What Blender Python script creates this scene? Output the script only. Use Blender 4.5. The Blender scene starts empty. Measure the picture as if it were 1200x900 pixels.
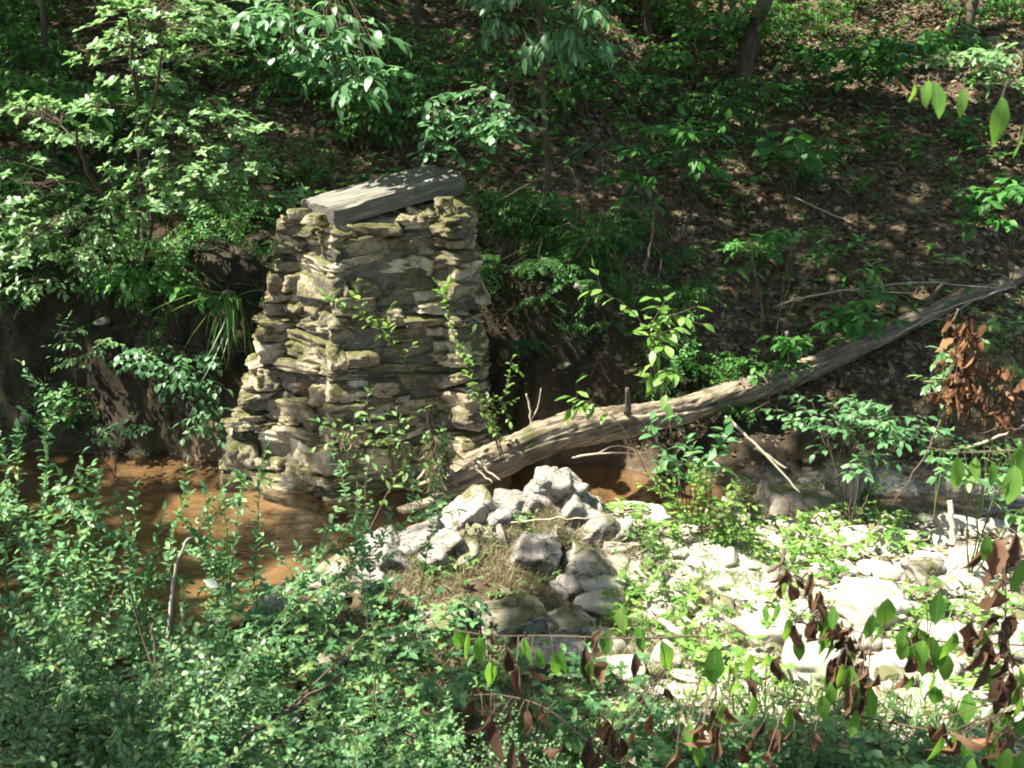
import bpy, math, random
import numpy as np
from mathutils import Vector

rng = np.random.default_rng(11)
random.seed(11)
PI = math.pi
SC = bpy.context.scene
COL = SC.collection

# ------------------------------------------------------------------ camera maths (used only to work out real positions)
CAMZ = 3.0
PITCH = math.radians(16.5)
FPX = 1287.0


def ray(px, py):
    a, b = (px - 600) / FPX, (450 - py) / FPX
    c, s = math.cos(PITCH), math.sin(PITCH)
    return np.array([a, c + b * s, -s + b * c])


def at(px, py, Y):
    r = ray(px, py)
    return np.array([0, 0, CAMZ]) + r * (Y / r[1])


def atz(px, py, z):
    r = ray(px, py)
    return np.array([0, 0, CAMZ]) + r * ((z - CAMZ) / r[2])


# ------------------------------------------------------------------ noise
def _hash(i, j, k, seed=0):
    n = (i * 374761393 + j * 668265263 + k * 2147483647 + seed * 974711) & 0xFFFFFFFF
    n = ((n ^ (n >> 13)) * 1274126177) & 0xFFFFFFFF
    n = (n ^ (n >> 16)) & 0xFFFFFFFF
    return n / 4294967295.0 * 2 - 1


def vnoise(P, seed=0):
    P = np.asarray(P, float)
    I = np.floor(P).astype(np.int64)
    F = P - I
    F = F * F * (3 - 2 * F)
    out = 0
    for a in (0, 1):
        for b in (0, 1):
            for c in (0, 1):
                w = (F[..., 0] if a else 1 - F[..., 0]) * (F[..., 1] if b else 1 - F[..., 1]) * (F[..., 2] if c else 1 - F[..., 2])
                out = out + w * _hash(I[..., 0] + a, I[..., 1] + b, I[..., 2] + c, seed)
    return out


def fbm(P, octaves=4, seed=0):
    P = np.asarray(P, float)
    s, a, t = 0, 1.0, 0
    for o in range(octaves):
        s = s + a * vnoise(P * (2.03 ** o) + o * 17.3, seed + o)
        t += a
        a *= 0.5
    return s / t


def sst(x):
    x = np.clip(x, 0, 1)
    return x * x * (3 - 2 * x)


# ------------------------------------------------------------------ terrain
def Yfar(x):
    return np.interp(x, [-12, -4, -2, -1, 0, .7, 1.5, 3, 5, 12], [8.6, 8.15, 8.1, 8.1, 8.1, 8.05, 7.55, 7.15, 6.98, 6.6])


def Ynear(x):
    return np.interp(x, [-12, -4, -2, -1.4, -.8, -.3, .3, .8, 1.5, 3, 5, 12], [5.0, 5.1, 5.15, 5.4, 5.9, 6.15, 6.4, 6.75, 7.0, 6.85, 6.6, 6.1])


def H(x, y, detail=True):
    x = np.asarray(x, float)
    y = np.asarray(y, float)
    wob = 0.16 * vnoise(np.stack([x * 1.3, y * 0, x * 0], -1), 5) + .06 * vnoise(np.stack([x * 4.3, y * 0, x * 0], -1), 6)
    yf, yn = Yfar(x) + wob, Ynear(x) + wob * .5
    # bed
    mid = (yf + yn) / 2
    hw = np.maximum((yf - yn) / 2, .05)
    q = np.clip(1 - ((y - mid) / hw) ** 2, 0, 1)
    z = -.02 - .17 * q
    # far bank
    d = np.maximum(y - yf, 0)
    bh = np.interp(x, [-8, -2, 0, .8, 1.5, 2.4, 8], [1.55, 1.5, 1.35, 1.1, .45, .38, .38])
    cw = np.interp(x, [-8, 0, 1.2, 2.4, 8], [.45, .5, .65, 1.1, 1.3])
    far = bh * sst(d / cw) + .47 * np.maximum(d - cw * .8, 0)
    far = np.where(y > 18, far - .3 * (y - 18), far)
    # near bank
    e = np.maximum(yn - y, 0)
    near = .2 * sst(e / .5) + .03 * e + 1.15 * sst((3.4 - y) / 2.6) * (y < 3.4)
    near = near + .3 * sst((-x + .2) / 1.4) * sst((4.7 - y) / 1.6)
    # mound of the fallen masonry
    A, B = np.array([-1.35, 5.25]), np.array([.42, 5.98])
    AB = B - A
    L = np.hypot(*AB)
    u = AB / L
    t = ((x - A[0]) * u[0] + (y - A[1]) * u[1]) / L
    p = (x - A[0]) * (-u[1]) + (y - A[1]) * u[0]
    hgt = np.interp(t, [-.25, 0, .4, .8, 1.0, 1.25, 1.5], [0, .10, .22, .30, .27, .10, 0])
    prof = np.where(p > 0, sst(1 - p / .3), sst(1 + p / .95))
    mound = hgt * prof
    z = np.where(y > mid, z + far + np.where(d > 0, 0, 0), z + near) + mound
    if detail:
        P = np.stack([x, y, z * 1.0], -1)
        steep = sst(d / .15) * (1 - sst((d - cw) / .5))
        z = z + .05 * fbm(P * 1.7, 3, 3) * sst((np.abs(y - mid) - hw) / .4 + .15)
        z = z + .12 * steep * fbm(P * np.array([3.2, 3.2, 5]), 4, 21)
        z = z + .018 * fbm(P * 9, 3, 9) + .03 * (mound > .02) * fbm(P * 6, 3, 31)
    return z


def h1(x, y):
    return float(H(np.array([x]), np.array([y]))[0])


# ------------------------------------------------------------------ object helpers
def tag(o, label=None, cat=None, group=None, kind=None):
    if label: o['label'] = label
    if cat: o['category'] = cat
    if group: o['group'] = group
    if kind: o['kind'] = kind
    return o


def empty(name, loc, label=None, cat=None, group=None):
    o = bpy.data.objects.new(name, None)
    o.empty_display_size = .1
    o.location = [float(v) for v in loc]
    COL.objects.link(o)
    return tag(o, label, cat, group)


def mesh_np(name, V, loops, counts, mat, parent=None, attrs=None, smooth=True, loc=None):
    """V (n,3) world coordinates; loops flat indices; counts per-face corner counts."""
    V = np.asarray(V, np.float32)
    off = np.zeros(3, np.float32)
    if parent is not None:
        off = np.array(parent.location, np.float32)
    elif loc is not None:
        off = np.array(loc, np.float32)
    me = bpy.data.meshes.new(name)
    me.vertices.add(len(V))
    me.vertices.foreach_set('co', (V - off).ravel())
    loops = np.asarray(loops, np.int32)
    counts = np.asarray(counts, np.int32)
    me.loops.add(len(loops))
    me.loops.foreach_set('vertex_index', loops)
    me.polygons.add(len(counts))
    st = np.concatenate([[0], np.cumsum(counts)[:-1]]).astype(np.int32)
    me.polygons.foreach_set('loop_start', st)
    me.polygons.foreach_set('loop_total', counts)
    me.update(calc_edges=True)
    if smooth:
        me.polygons.foreach_set('use_smooth', np.ones(len(counts), bool))
    for k, a in (attrs or {}).items():
        at_ = me.attributes.new(k, 'FLOAT', 'POINT')
        at_.data.foreach_set('value', np.asarray(a, np.float32))
    mats = mat if isinstance(mat, (list, tuple)) else [mat]
    for m in mats: me.materials.append(m)
    o = bpy.data.objects.new(name, me)
    COL.objects.link(o)
    if parent is not None:
        o.parent = parent
    elif loc is not None:
        o.location = [float(v) for v in loc]
    return o


def copy_tree(root, loc, rz=0, sc=1.0, label=None, group=None, tilt=(0, 0)):
    r = root.copy()
    COL.objects.link(r)
    r.location = [float(v) for v in loc]
    r.rotation_euler = (tilt[0], tilt[1], rz)
    r.scale = (sc, sc, sc)
    if label: r['label'] = label
    if group: r['group'] = group
    for ch in list(root.children):
        c = ch.copy()
        COL.objects.link(c)
        c.parent = r
    return r


def unit(v):
    v = np.asarray(v, float)
    return v / (np.linalg.norm(v, axis=-1, keepdims=True) + 1e-9)


# ------------------------------------------------------------------ leaves
TPL = {
    'low': (np.array([0, .42, .42, .42, 1]), np.array([0, -1, 0, 1, 0]),
            [(0, 2, 1), (0, 3, 2), (1, 2, 4), (2, 3, 4)]),
    'mid': (np.array([0, .28, .28, .28, .68, .68, .68, 1]), np.array([0, -.85, 0, .85, -.85, 0, .85, 0]),
            [(0, 2, 1), (0, 3, 2), (1, 2, 5, 4), (2, 3, 6, 5), (4, 5, 7), (5, 6, 7)]),
    'high': (np.array([0, .12, .12, .12, .35, .35, .35, .6, .6, .6, .83, .83, .83, 1]),
             np.array([0, -.5, 0, .5, -.97, 0, .97, -.92, 0, .92, -.5, 0, .5, 0]),
             [(0, 2, 1), (0, 3, 2), (1, 2, 5, 4), (2, 3, 6, 5), (4, 5, 8, 7), (5, 6, 9, 8), (7, 8, 11, 10), (8, 9, 12, 11),
              (10, 11, 13), (11, 12, 13)]),
}


class Leaves:
    def __init__(s, kind='mid', curl=.25, fold=.25, crumple=.03):
        s.kind, s.curl, s.fold, s.crumple = kind, curl, fold, crumple
        s.p, s.d, s.n, s.L, s.W, s.r = [], [], [], [], [], []

    def add(s, p, d, n, L, W, r=None):
        s.p.append(p); s.d.append(d); s.n.append(n); s.L.append(L); s.W.append(W)
        s.r.append(random.random() if r is None else r)

    def extend(s, P, D, N, L, W, R):
        s.p.extend(P); s.d.extend(D); s.n.extend(N); s.L.extend(L); s.W.extend(W); s.r.extend(R)

    def build(s, name, mat, parent=None, loc=None, jitter=True):
        n = len(s.p)
        if n == 0: return None
        p = np.array(s.p, float); d = unit(s.d); nn = np.array(s.n, float)
        L = np.array(s.L, float); W = np.array(s.W, float); r = np.array(s.r, float)
        nn = unit(nn - (nn * d).sum(-1, keepdims=True) * d)
        side = np.cross(d, nn)
        t, sd, faces = TPL[s.kind]
        g = np.random.default_rng(n)
        curl = s.curl * (1 + g.normal(0, .6, n))
        fold = s.fold * (1 + g.normal(0, .4, n))
        tw = g.normal(0, .18, n)
        V = (p[:, None, :] + (L[:, None] * t)[..., None] * d[:, None, :]
             + (W[:, None] * .5 * sd)[..., None] * side[:, None, :]
             + ((fold * W * .5)[:, None] * np.abs(sd) - (curl * L)[:, None] * (t ** 2) + (tw * W)[:, None] * sd * t)[..., None] * nn[:, None, :])
        k = len(t)
        V = V + g.normal(0, 1, V.shape) * (s.crumple * W)[:, None, None]
        V = V.reshape(-1, 3)
        fl = np.concatenate([np.array(f) for f in faces])
        cn = np.array([len(f) for f in faces])
        loops = (fl[None, :] + (np.arange(n) * k)[:, None]).ravel()
        counts = np.tile(cn, n)
        return mesh_np(name, V, loops, counts, mat, parent, {'rnd': np.repeat(r, k), 'along': np.tile(t, n), 'across': np.tile(sd, n)}, loc=loc)


class Tubes:
    def __init__(s, sides=5):
        s.sides = sides
        s.V, s.F, s.C, s.n, s.r = [], [], [], 0, []

    def add(s, pts, r0, r1=None, sides=None, rnd=None, cap=False):
        k = sides or s.sides
        P = np.asarray(pts, float)
        m = len(P)
        if r1 is None: r1 = r0 * .35
        R = np.asarray(r0, float) if np.ndim(r0) else np.linspace(r0, r1, m)
        T = unit(np.gradient(P, axis=0))
        ref = np.array([0, 0, 1.0]) if abs(T[0][2]) < .8 else np.array([1.0, 0, 0])
        A = unit(np.cross(T, ref)); B = np.cross(T, A)
        th = np.arange(k) * 2 * PI / k
        V = P[:, None, :] + R[:, None, None] * (np.cos(th)[None, :, None] * A[:, None, :] + np.sin(th)[None, :, None] * B[:, None, :])
        s.V.append(V.reshape(-1, 3))
        i = np.arange(m - 1)[:, None] * k
        j = np.arange(k)[None, :]
        j2 = (j + 1) % k
        q = np.stack([i + j, i + j2, i + k + j2, i + k + j], -1).reshape(-1) + s.n
        s.F.append(q); s.C.append(np.full((m - 1) * k, 4))
        if cap:
            s.F.append(np.arange(k)[::-1] + s.n); s.F.append(np.arange(k) + (m - 1) * k + s.n)
            s.C.append(np.array([k, k]))
        s.n += m * k
        s.r.append(np.full(m * k, random.random() if rnd is None else rnd))

    def build(s, name, mat, parent=None, loc=None):
        if not s.V: return None
        return mesh_np(name, np.concatenate(s.V), np.concatenate(s.F), np.concatenate(s.C), mat, parent, {'rnd': np.concatenate(s.r)}, loc=loc)


def rvec(s=1.0):
    return np.array([random.gauss(0, s), random.gauss(0, s), random.gauss(0, s)])


def path(start, d, L, n=6, pull=(0, 0, 0), wob=.12):
    """curved polyline that starts along d and is drawn towards pull"""
    p = np.array(start, float); d = unit(d)
    out = [p.copy()]
    pull = np.array(pull, float)
    for i in range(n):
        d = unit(d + pull / n + rvec(wob / math.sqrt(n)))
        p = p + d * L / n
        out.append(p.copy())
    return np.array(out)


def bez(a, b, sag=(0, 0, .0), n=7, wob=.0):
    a, b = np.array(a, float), np.array(b, float)
    m = (a + b) / 2 + np.array(sag, float)
    t = np.linspace(0, 1, n)[:, None]
    P = (1 - t) ** 2 * a + 2 * t * (1 - t) * m + t * t * b
    if wob:
        w = np.sin(t * PI) * wob
        P = P + w * np.array([rvec() for _ in range(n)])
    return P


UP = np.array([0, 0, 1.0])


def leafy(lb, P, Ll, Lw, spacing, mode='alt', droop=.1, t0=.15, ang=55, njit=.25, r=None, term=True):
    """put leaves along polyline P"""
    seg = np.linalg.norm(np.diff(P, axis=0), axis=1)
    tot = seg.sum(); cum = np.concatenate([[0], np.cumsum(seg)])
    s = tot * t0
    k = random.randint(0, 1)
    ca, sa = math.cos(math.radians(ang)), math.sin(math.radians(ang))
    while s < tot:
        i = min(np.searchsorted(cum, s) - 1, len(P) - 2); i = max(i, 0)
        f = (s - cum[i]) / (seg[i] + 1e-9)
        p = P[i] * (1 - f) + P[i + 1] * f
        T = unit(P[i + 1] - P[i])
        sd = unit(np.cross(T, UP + rvec(.15)))
        sides = [1 if k % 2 else -1] if mode == 'alt' else ([1, -1] if mode == 'pair' else [1])
        for q in sides:
            sc = random.uniform(.7, 1.15) * (.65 + .35 * min(1, (tot - s) / tot * 2.5 + .3))
            if mode == 'hang':
                d = np.array([0, 0, -1.0]) + rvec(.16)
                a = random.uniform(0, 2 * PI)
                n = np.array([math.cos(a), math.sin(a) - .8, .2])
            else:
                d = T * ca + sd * q * sa + rvec(.28 if mode == 'pair' else .18) - UP * droop
                n = UP + rvec(njit)
            lb.add(p, d, n, Ll * sc, Lw * sc * random.uniform(.85, 1.15), r)
        k += 1
        s += spacing * random.uniform(.75, 1.3)
    if term and mode != 'hang':
        T = unit(P[-1] - P[-2])
        lb.add(P[-1], T + rvec(.15) - UP * droop, UP + rvec(njit), Ll * random.uniform(.8, 1.1), Lw, r)


def whorl(lb, p, T, Ll, Lw, n=6, r=None, lift=.35):
    a0 = random.uniform(0, 2 * PI)
    ax = unit(UP + .5 * unit(T) + rvec(.2))
    A = unit(np.cross(ax, [1.0, .3, 0])); B = np.cross(ax, A)
    for i in range(n):
        a = a0 + i * 2 * PI / n + random.gauss(0, .2)
        o = math.cos(a) * A + math.sin(a) * B
        d = o + ax * (lift + random.gauss(0, .2))
        lb.add(p, d, ax + rvec(.2), Ll * random.uniform(.6, 1.1), Lw * random.uniform(.8, 1.1), r)


def fill(tb, lb, root, center, rad, n, twigL, Ll, Lw, sp, mode='alt', droop=.1, flat=.35, rt=.0022, ang=55, back=None, njit=.25):
    """a bough from root into an ellipsoid of twigs with leaves"""
    root, center, rad = np.array(root, float), np.array(center, float), np.array(rad, float)
    L0 = np.linalg.norm(center - root)
    bough = bez(root, center, sag=(0, 0, .12 * L0), n=8, wob=.02 * L0)
    tb.add(bough, rt * 2.6, rt * 1.2)
    for i in range(n):
        v = rvec(); v = v / np.linalg.norm(v) * random.random() ** .45
        p = center + v * rad
        o = p - bough[random.randint(4, 7)]
        dd = unit(unit(o) * 1.0 + rvec(.35)); dd[2] = dd[2] * flat + .05
        dd = unit(dd)
        L = twigL * random.uniform(.6, 1.25)
        st = p - dd * L * .4
        j = random.randint(3, 7)
        tb.add(bez(bough[j], st, sag=(0, 0, .03), n=4, wob=.01), rt, rt * .7, sides=3)
        P = path(st, dd, L, 5, pull=(0, 0, -.15 - droop), wob=.2)
        tb.add(P, rt * .7, rt * .3, sides=3)
        if mode == 'whorl':
            whorl(lb, P[-1], P[-1] - P[-2], Ll, Lw, random.randint(5, 8))
            if random.random() < .7:
                st2 = P[3]; d2 = unit(dd + rvec(.8)); d2[2] = abs(d2[2]) * .3
                P2 = path(st2, d2, L * .45, 3)
                tb.add(P2, rt * .5, rt * .3, sides=3)
                whorl(lb, P2[-1], P2[-1] - P2[-2], Ll * .85, Lw * .85, random.randint(4, 6))
        else:
            leafy(lb, P, Ll, Lw, sp, mode, droop, ang=ang, njit=njit)
            if random.random() < .6:
                d2 = unit(dd + rvec(.7)); d2[2] *= .3
                P2 = path(P[2], d2, L * .6, 4, pull=(0, 0, -.2))
                tb.add(P2, rt * .5, rt * .3, sides=3)
                leafy(lb, P2, Ll * .9, Lw * .9, sp, mode, droop, ang=ang, njit=njit)
    return bough


# ------------------------------------------------------------------ materials
def newmat(name):
    m = bpy.data.materials.new(name)
    m.use_nodes = True
    nt = m.node_tree
    nt.nodes.clear()
    return m, nt, nt.nodes, nt.links


def ramp(N, stops, fac=None, L=None):
    r = N.new('ShaderNodeValToRGB')
    e = r.color_ramp.elements
    while len(e) < len(stops): e.new(.5)
    for k, (p, c) in enumerate(stops):
        e[k].position = p
        e[k].color = (*c, 1)
    if fac is not None: L.new(fac, r.inputs[0])
    return r


def leaf_mat(name, cols, transl=.35, tcol=None, rough=.42, spec=.5, vein=.0, bump=.0):
    m, nt, N, L = newmat(name)
    out = N.new('ShaderNodeOutputMaterial')
    a = N.new('ShaderNodeAttribute'); a.attribute_name = 'rnd'
    r = ramp(N, [(i / (len(cols) - 1), c) for i, c in enumerate(cols)], a.outputs['Fac'], L)
    col = r.outputs[0]
    if vein:
        ac = N.new('ShaderNodeAttribute'); ac.attribute_name = 'across'
        ab = N.new('ShaderNodeMath'); ab.operation = 'ABSOLUTE'; L.new(ac.outputs['Fac'], ab.inputs[0])
        al = N.new('ShaderNodeAttribute'); al.attribute_name = 'along'
        # side veins: stripes of along - 0.3*across
        m1 = N.new('ShaderNodeMath'); m1.operation = 'MULTIPLY'; m1.inputs[1].default_value = -.22; L.new(ab.outputs[0], m1.inputs[0])
        m2 = N.new('ShaderNodeMath'); m2.operation = 'ADD'; L.new(al.outputs['Fac'], m2.inputs[0]); L.new(m1.outputs[0], m2.inputs[1])
        m3 = N.new('ShaderNodeMath'); m3.operation = 'MULTIPLY'; m3.inputs[1].default_value = 62; L.new(m2.outputs[0], m3.inputs[0])
        m4 = N.new('ShaderNodeMath'); m4.operation = 'SINE'; L.new(m3.outputs[0], m4.inputs[0])
        g1 = N.new('ShaderNodeMath'); g1.operation = 'GREATER_THAN'; g1.inputs[1].default_value = .86; L.new(m4.outputs[0], g1.inputs[0])
        l1 = N.new('ShaderNodeMath'); l1.operation = 'LESS_THAN'; l1.inputs[1].default_value = .07; L.new(ab.outputs[0], l1.inputs[0])
        mx = N.new('ShaderNodeMath'); mx.operation = 'MAXIMUM'; L.new(g1.outputs[0], mx.inputs[0]); L.new(l1.outputs[0], mx.inputs[1])
        sc = N.new('ShaderNodeMath'); sc.operation = 'MULTIPLY'; sc.inputs[1].default_value = vein; L.new(mx.outputs[0], sc.inputs[0])
        mixv = N.new('ShaderNodeMix'); mixv.data_type = 'RGBA'
        L.new(sc.outputs[0], mixv.inputs[0]); L.new(col, mixv.inputs[6])
        mixv.inputs[7].default_value = (*[min(1, c * 1.9 + .02) for c in cols[len(cols) // 2]], 1)
        col = mixv.outputs[2]
    p = N.new('ShaderNodeBsdfPrincipled')
    L.new(col, p.inputs['Base Color'])
    p.inputs['Roughness'].default_value = rough
    p.inputs['Specular IOR Level'].default_value = spec
    t = N.new('ShaderNodeBsdfTranslucent')
    hsv = N.new('ShaderNodeHueSaturation'); hsv.inputs['Hue'].default_value = .485; hsv.inputs['Saturation'].default_value = 1.1
    hsv.inputs['Value'].default_value = 1.7 if tcol is None else tcol
    L.new(col, hsv.inputs['Color']); L.new(hsv.outputs[0], t.inputs['Color'])
    mx = N.new('ShaderNodeMixShader'); mx.inputs[0].default_value = transl
    L.new(p.outputs[0], mx.inputs[1]); L.new(t.outputs[0], mx.inputs[2]); L.new(mx.outputs[0], out.inputs[0])
    return m


def noise_mat(name, stops, scale=8, detail=6, stretch=(1, 1, 1), rough=.85, bump=.4, bdist=.02, bscale=30, rnd_amt=0, second=None, spec=.25, moss=None, mossamt=.5, cracks=None):
    m, nt, N, L = newmat(name)
    out = N.new('ShaderNodeOutputMaterial')
    tc = N.new('ShaderNodeTexCoord')
    mp = N.new('ShaderNodeMapping'); mp.inputs['Scale'].default_value = stretch
    L.new(tc.outputs['Object'], mp.inputs[0])
    n = N.new('ShaderNodeTexNoise'); n.inputs['Scale'].default_value = scale; n.inputs['Detail'].default_value = detail
    n.inputs['Roughness'].default_value = .65
    L.new(mp.outputs[0], n.inputs['Vector'])
    fac = n.outputs['Fac']
    if rnd_amt:
        a = N.new('ShaderNodeAttribute'); a.attribute_name = 'rnd'
        s = N.new('ShaderNodeMath'); s.operation = 'MULTIPLY_ADD'; s.inputs[1].default_value = rnd_amt; s.inputs[2].default_value = -rnd_amt / 2
        L.new(a.outputs['Fac'], s.inputs[0])
        ad = N.new('ShaderNodeMath'); ad.operation = 'ADD'; ad.use_clamp = True
        L.new(fac, ad.inputs[0]); L.new(s.outputs[0], ad.inputs[1]); fac = ad.outputs[0]
    r = ramp(N, stops, fac, L)
    col = r.outputs[0]
    if second:   # (scale, colour, threshold) patches of another colour
        n2 = N.new('ShaderNodeTexNoise'); n2.inputs['Scale'].default_value = second[0]; n2.inputs['Detail'].default_value = 5
        L.new(tc.outputs['Object'], n2.inputs['Vector'])
        r2 = ramp(N, [(second[2], (0, 0, 0)), (second[2] + .1, (1, 1, 1))], n2.outputs['Fac'], L)
        mx = N.new('ShaderNodeMix'); mx.data_type = 'RGBA'
        L.new(r2.outputs[0], mx.inputs[0]); L.new(col, mx.inputs[6]); mx.inputs[7].default_value = (*second[1], 1)
        col = mx.outputs[2]
    if moss:     # grows on faces that look up
        g = N.new('ShaderNodeNewGeometry'); sx = N.new('ShaderNodeSeparateXYZ'); L.new(g.outputs['Normal'], sx.inputs[0])
        n3 = N.new('ShaderNodeTexNoise'); n3.inputs['Scale'].default_value = 5; n3.inputs['Detail'].default_value = 6
        L.new(tc.outputs['Object'], n3.inputs['Vector'])
        ad = N.new('ShaderNodeMath'); ad.operation = 'MULTIPLY_ADD'; ad.inputs[1].default_value = .25
        L.new(sx.outputs[2], ad.inputs[0]); L.new(n3.outputs['Fac'], ad.inputs[2])
        r3 = ramp(N, [(.62 - .2 * mossamt, (0, 0, 0)), (.74 - .2 * mossamt, (1, 1, 1))], ad.outputs[0], L)
        mx = N.new('ShaderNodeMix'); mx.data_type = 'RGBA'
        L.new(r3.outputs[0], mx.inputs[0]); L.new(col, mx.inputs[6]); mx.inputs[7].default_value = (*moss, 1)
        col = mx.outputs[2]
    ck = None
    if cracks:   # (scale, width, darkness)
        nd = N.new('ShaderNodeTexNoise'); nd.inputs['Scale'].default_value = cracks[0] * 1.3; nd.inputs['Detail'].default_value = 5
        L.new(mp.outputs[0], nd.inputs['Vector'])
        av = N.new('ShaderNodeVectorMath'); av.operation = 'MULTIPLY_ADD'; av.inputs[1].default_value = (.35, .35, .35)
        L.new(nd.outputs['Color'], av.inputs[0]); L.new(mp.outputs[0], av.inputs[2])
        vo = N.new('ShaderNodeTexVoronoi'); vo.feature = 'DISTANCE_TO_EDGE'; vo.inputs['Scale'].default_value = cracks[0]
        L.new(av.outputs[0], vo.inputs['Vector'])
        rc = ramp(N, [(0, (cracks[2],) * 3), (cracks[1], (1, 1, 1))], vo.outputs['Distance'], L)
        mx = N.new('ShaderNodeMix'); mx.data_type = 'RGBA'; mx.blend_type = 'MULTIPLY'; mx.inputs[0].default_value = 1
        L.new(col, mx.inputs[6]); L.new(rc.outputs[0], mx.inputs[7]); col = mx.outputs[2]; ck = rc.outputs[0]
    p = N.new('ShaderNodeBsdfPrincipled'); L.new(col, p.inputs['Base Color'])
    p.inputs['Roughness'].default_value = rough; p.inputs['Specular IOR Level'].default_value = spec
    nb = N.new('ShaderNodeTexNoise'); nb.inputs['Scale'].default_value = bscale; nb.inputs['Detail'].default_value = 8
    nb.inputs['Roughness'].default_value = .7
    L.new(mp.outputs[0], nb.inputs['Vector'])
    b = N.new('ShaderNodeBump'); b.inputs['Strength'].default_value = bump; b.inputs['Distance'].default_value = bdist
    L.new(nb.outputs['Fac'], b.inputs['Height'])
    nrm = b.outputs[0]
    if ck is not None:
        b2 = N.new('ShaderNodeBump'); b2.inputs['Strength'].default_value = .8; b2.inputs['Distance'].default_value = .02
        L.new(ck, b2.inputs['Height']); L.new(nrm, b2.inputs['Normal']); nrm = b2.outputs[0]
    L.new(nrm, p.inputs['Normal'])
    L.new(p.outputs[0], out.inputs[0])
    return m


M = {}
M['azalea'] = leaf_mat('azalea_leaf', [(.085, .18, .065), (.15, .28, .105), (.24, .37, .17)], .4, rough=.42, spec=.65)
M['broad'] = leaf_mat('broad_leaf', [(.05, .14, .05), (.085, .2, .08), (.14, .28, .12)], .38, rough=.42, spec=.55)
M['yellowgreen'] = leaf_mat('young_leaf', [(.08, .18, .035), (.14, .27, .06), (.22, .33, .09)], .45, rough=.4)
M['understory'] = leaf_mat('understory_leaf', [(.032, .12, .022), (.055, .18, .034), (.095, .25, .05)], .35, rough=.5, spec=.35)
M['privet'] = leaf_mat('privet_leaf', [(.045, .12, .052), (.075, .18, .072), (.10, .23, .088), (.14, .28, .10), (.20, .30, .10)], .36, rough=.42, spec=.45)
M['hanging'] = leaf_mat('hanging_leaf', [(.07, .18, .03), (.12, .26, .045), (.17, .32, .06)], .5, rough=.42, vein=.35)
M['dead'] = leaf_mat('dead_leaf', [(.05, .029, .018), (.10, .056, .032), (.18, .10, .055)], .2, rough=.7, spec=.15, vein=.2)
M['deadorange'] = leaf_mat('dry_orange_leaf', [(.07, .036, .02), (.13, .065, .034), (.20, .11, .055)], .25, rough=.7, spec=.15)
M['litter'] = leaf_mat('litter_leaf', [(.04, .028, .018), (.075, .052, .03), (.12, .085, .05), (.24, .19, .12), (.06, .075, .028)], .12, rough=.8, spec=.2)
M['grass'] = leaf_mat('grass_blade', [(.05, .13, .03), (.09, .19, .045), (.15, .24, .07)], .35, rough=.5)
M['drygrass'] = leaf_mat('dry_grass_blade', [(.13, .12, .06), (.22, .185, .105), (.34, .29, .19), (.12, .17, .06)], .25, rough=.8, spec=.15)
M['fern'] = leaf_mat('fern_leaf', [(.028, .09, .026), (.05, .14, .035), (.07, .17, .04)], .35, rough=.5)
M['pale'] = leaf_mat('pale_leaf', [(.5, .55, .45), (.6, .64, .55), (.7, .72, .62)], .3, rough=.6)
M['twig'] = noise_mat('twig_bark', [(.3, (.05, .035, .022)), (.7, (.12, .09, .06))], 40, bump=.2, bscale=120)
M['greenstem'] = noise_mat('green_stem', [(.3, (.06, .09, .03)), (.7, (.13, .17, .06))], 40, bump=.1, bscale=120)
M['palestick'] = noise_mat('pale_dead_wood', [(.3, (.24, .19, .13)), (.7, (.44, .38, .29))], 30, bump=.3, bscale=90)
M['bark'] = noise_mat('tree_bark', [(.3, (.04, .03, .022)), (.55, (.09, .075, .055)), (.75, (.15, .13, .10))], 14, stretch=(1, 1, .25), bump=.7, bscale=30,
                      second=(6, (.06, .09, .035), .56))
M['canopy'] = leaf_mat('canopy_leaf', [(.03, .09, .025), (.05, .13, .03), (.07, .16, .04)], .35, rough=.5)


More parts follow.
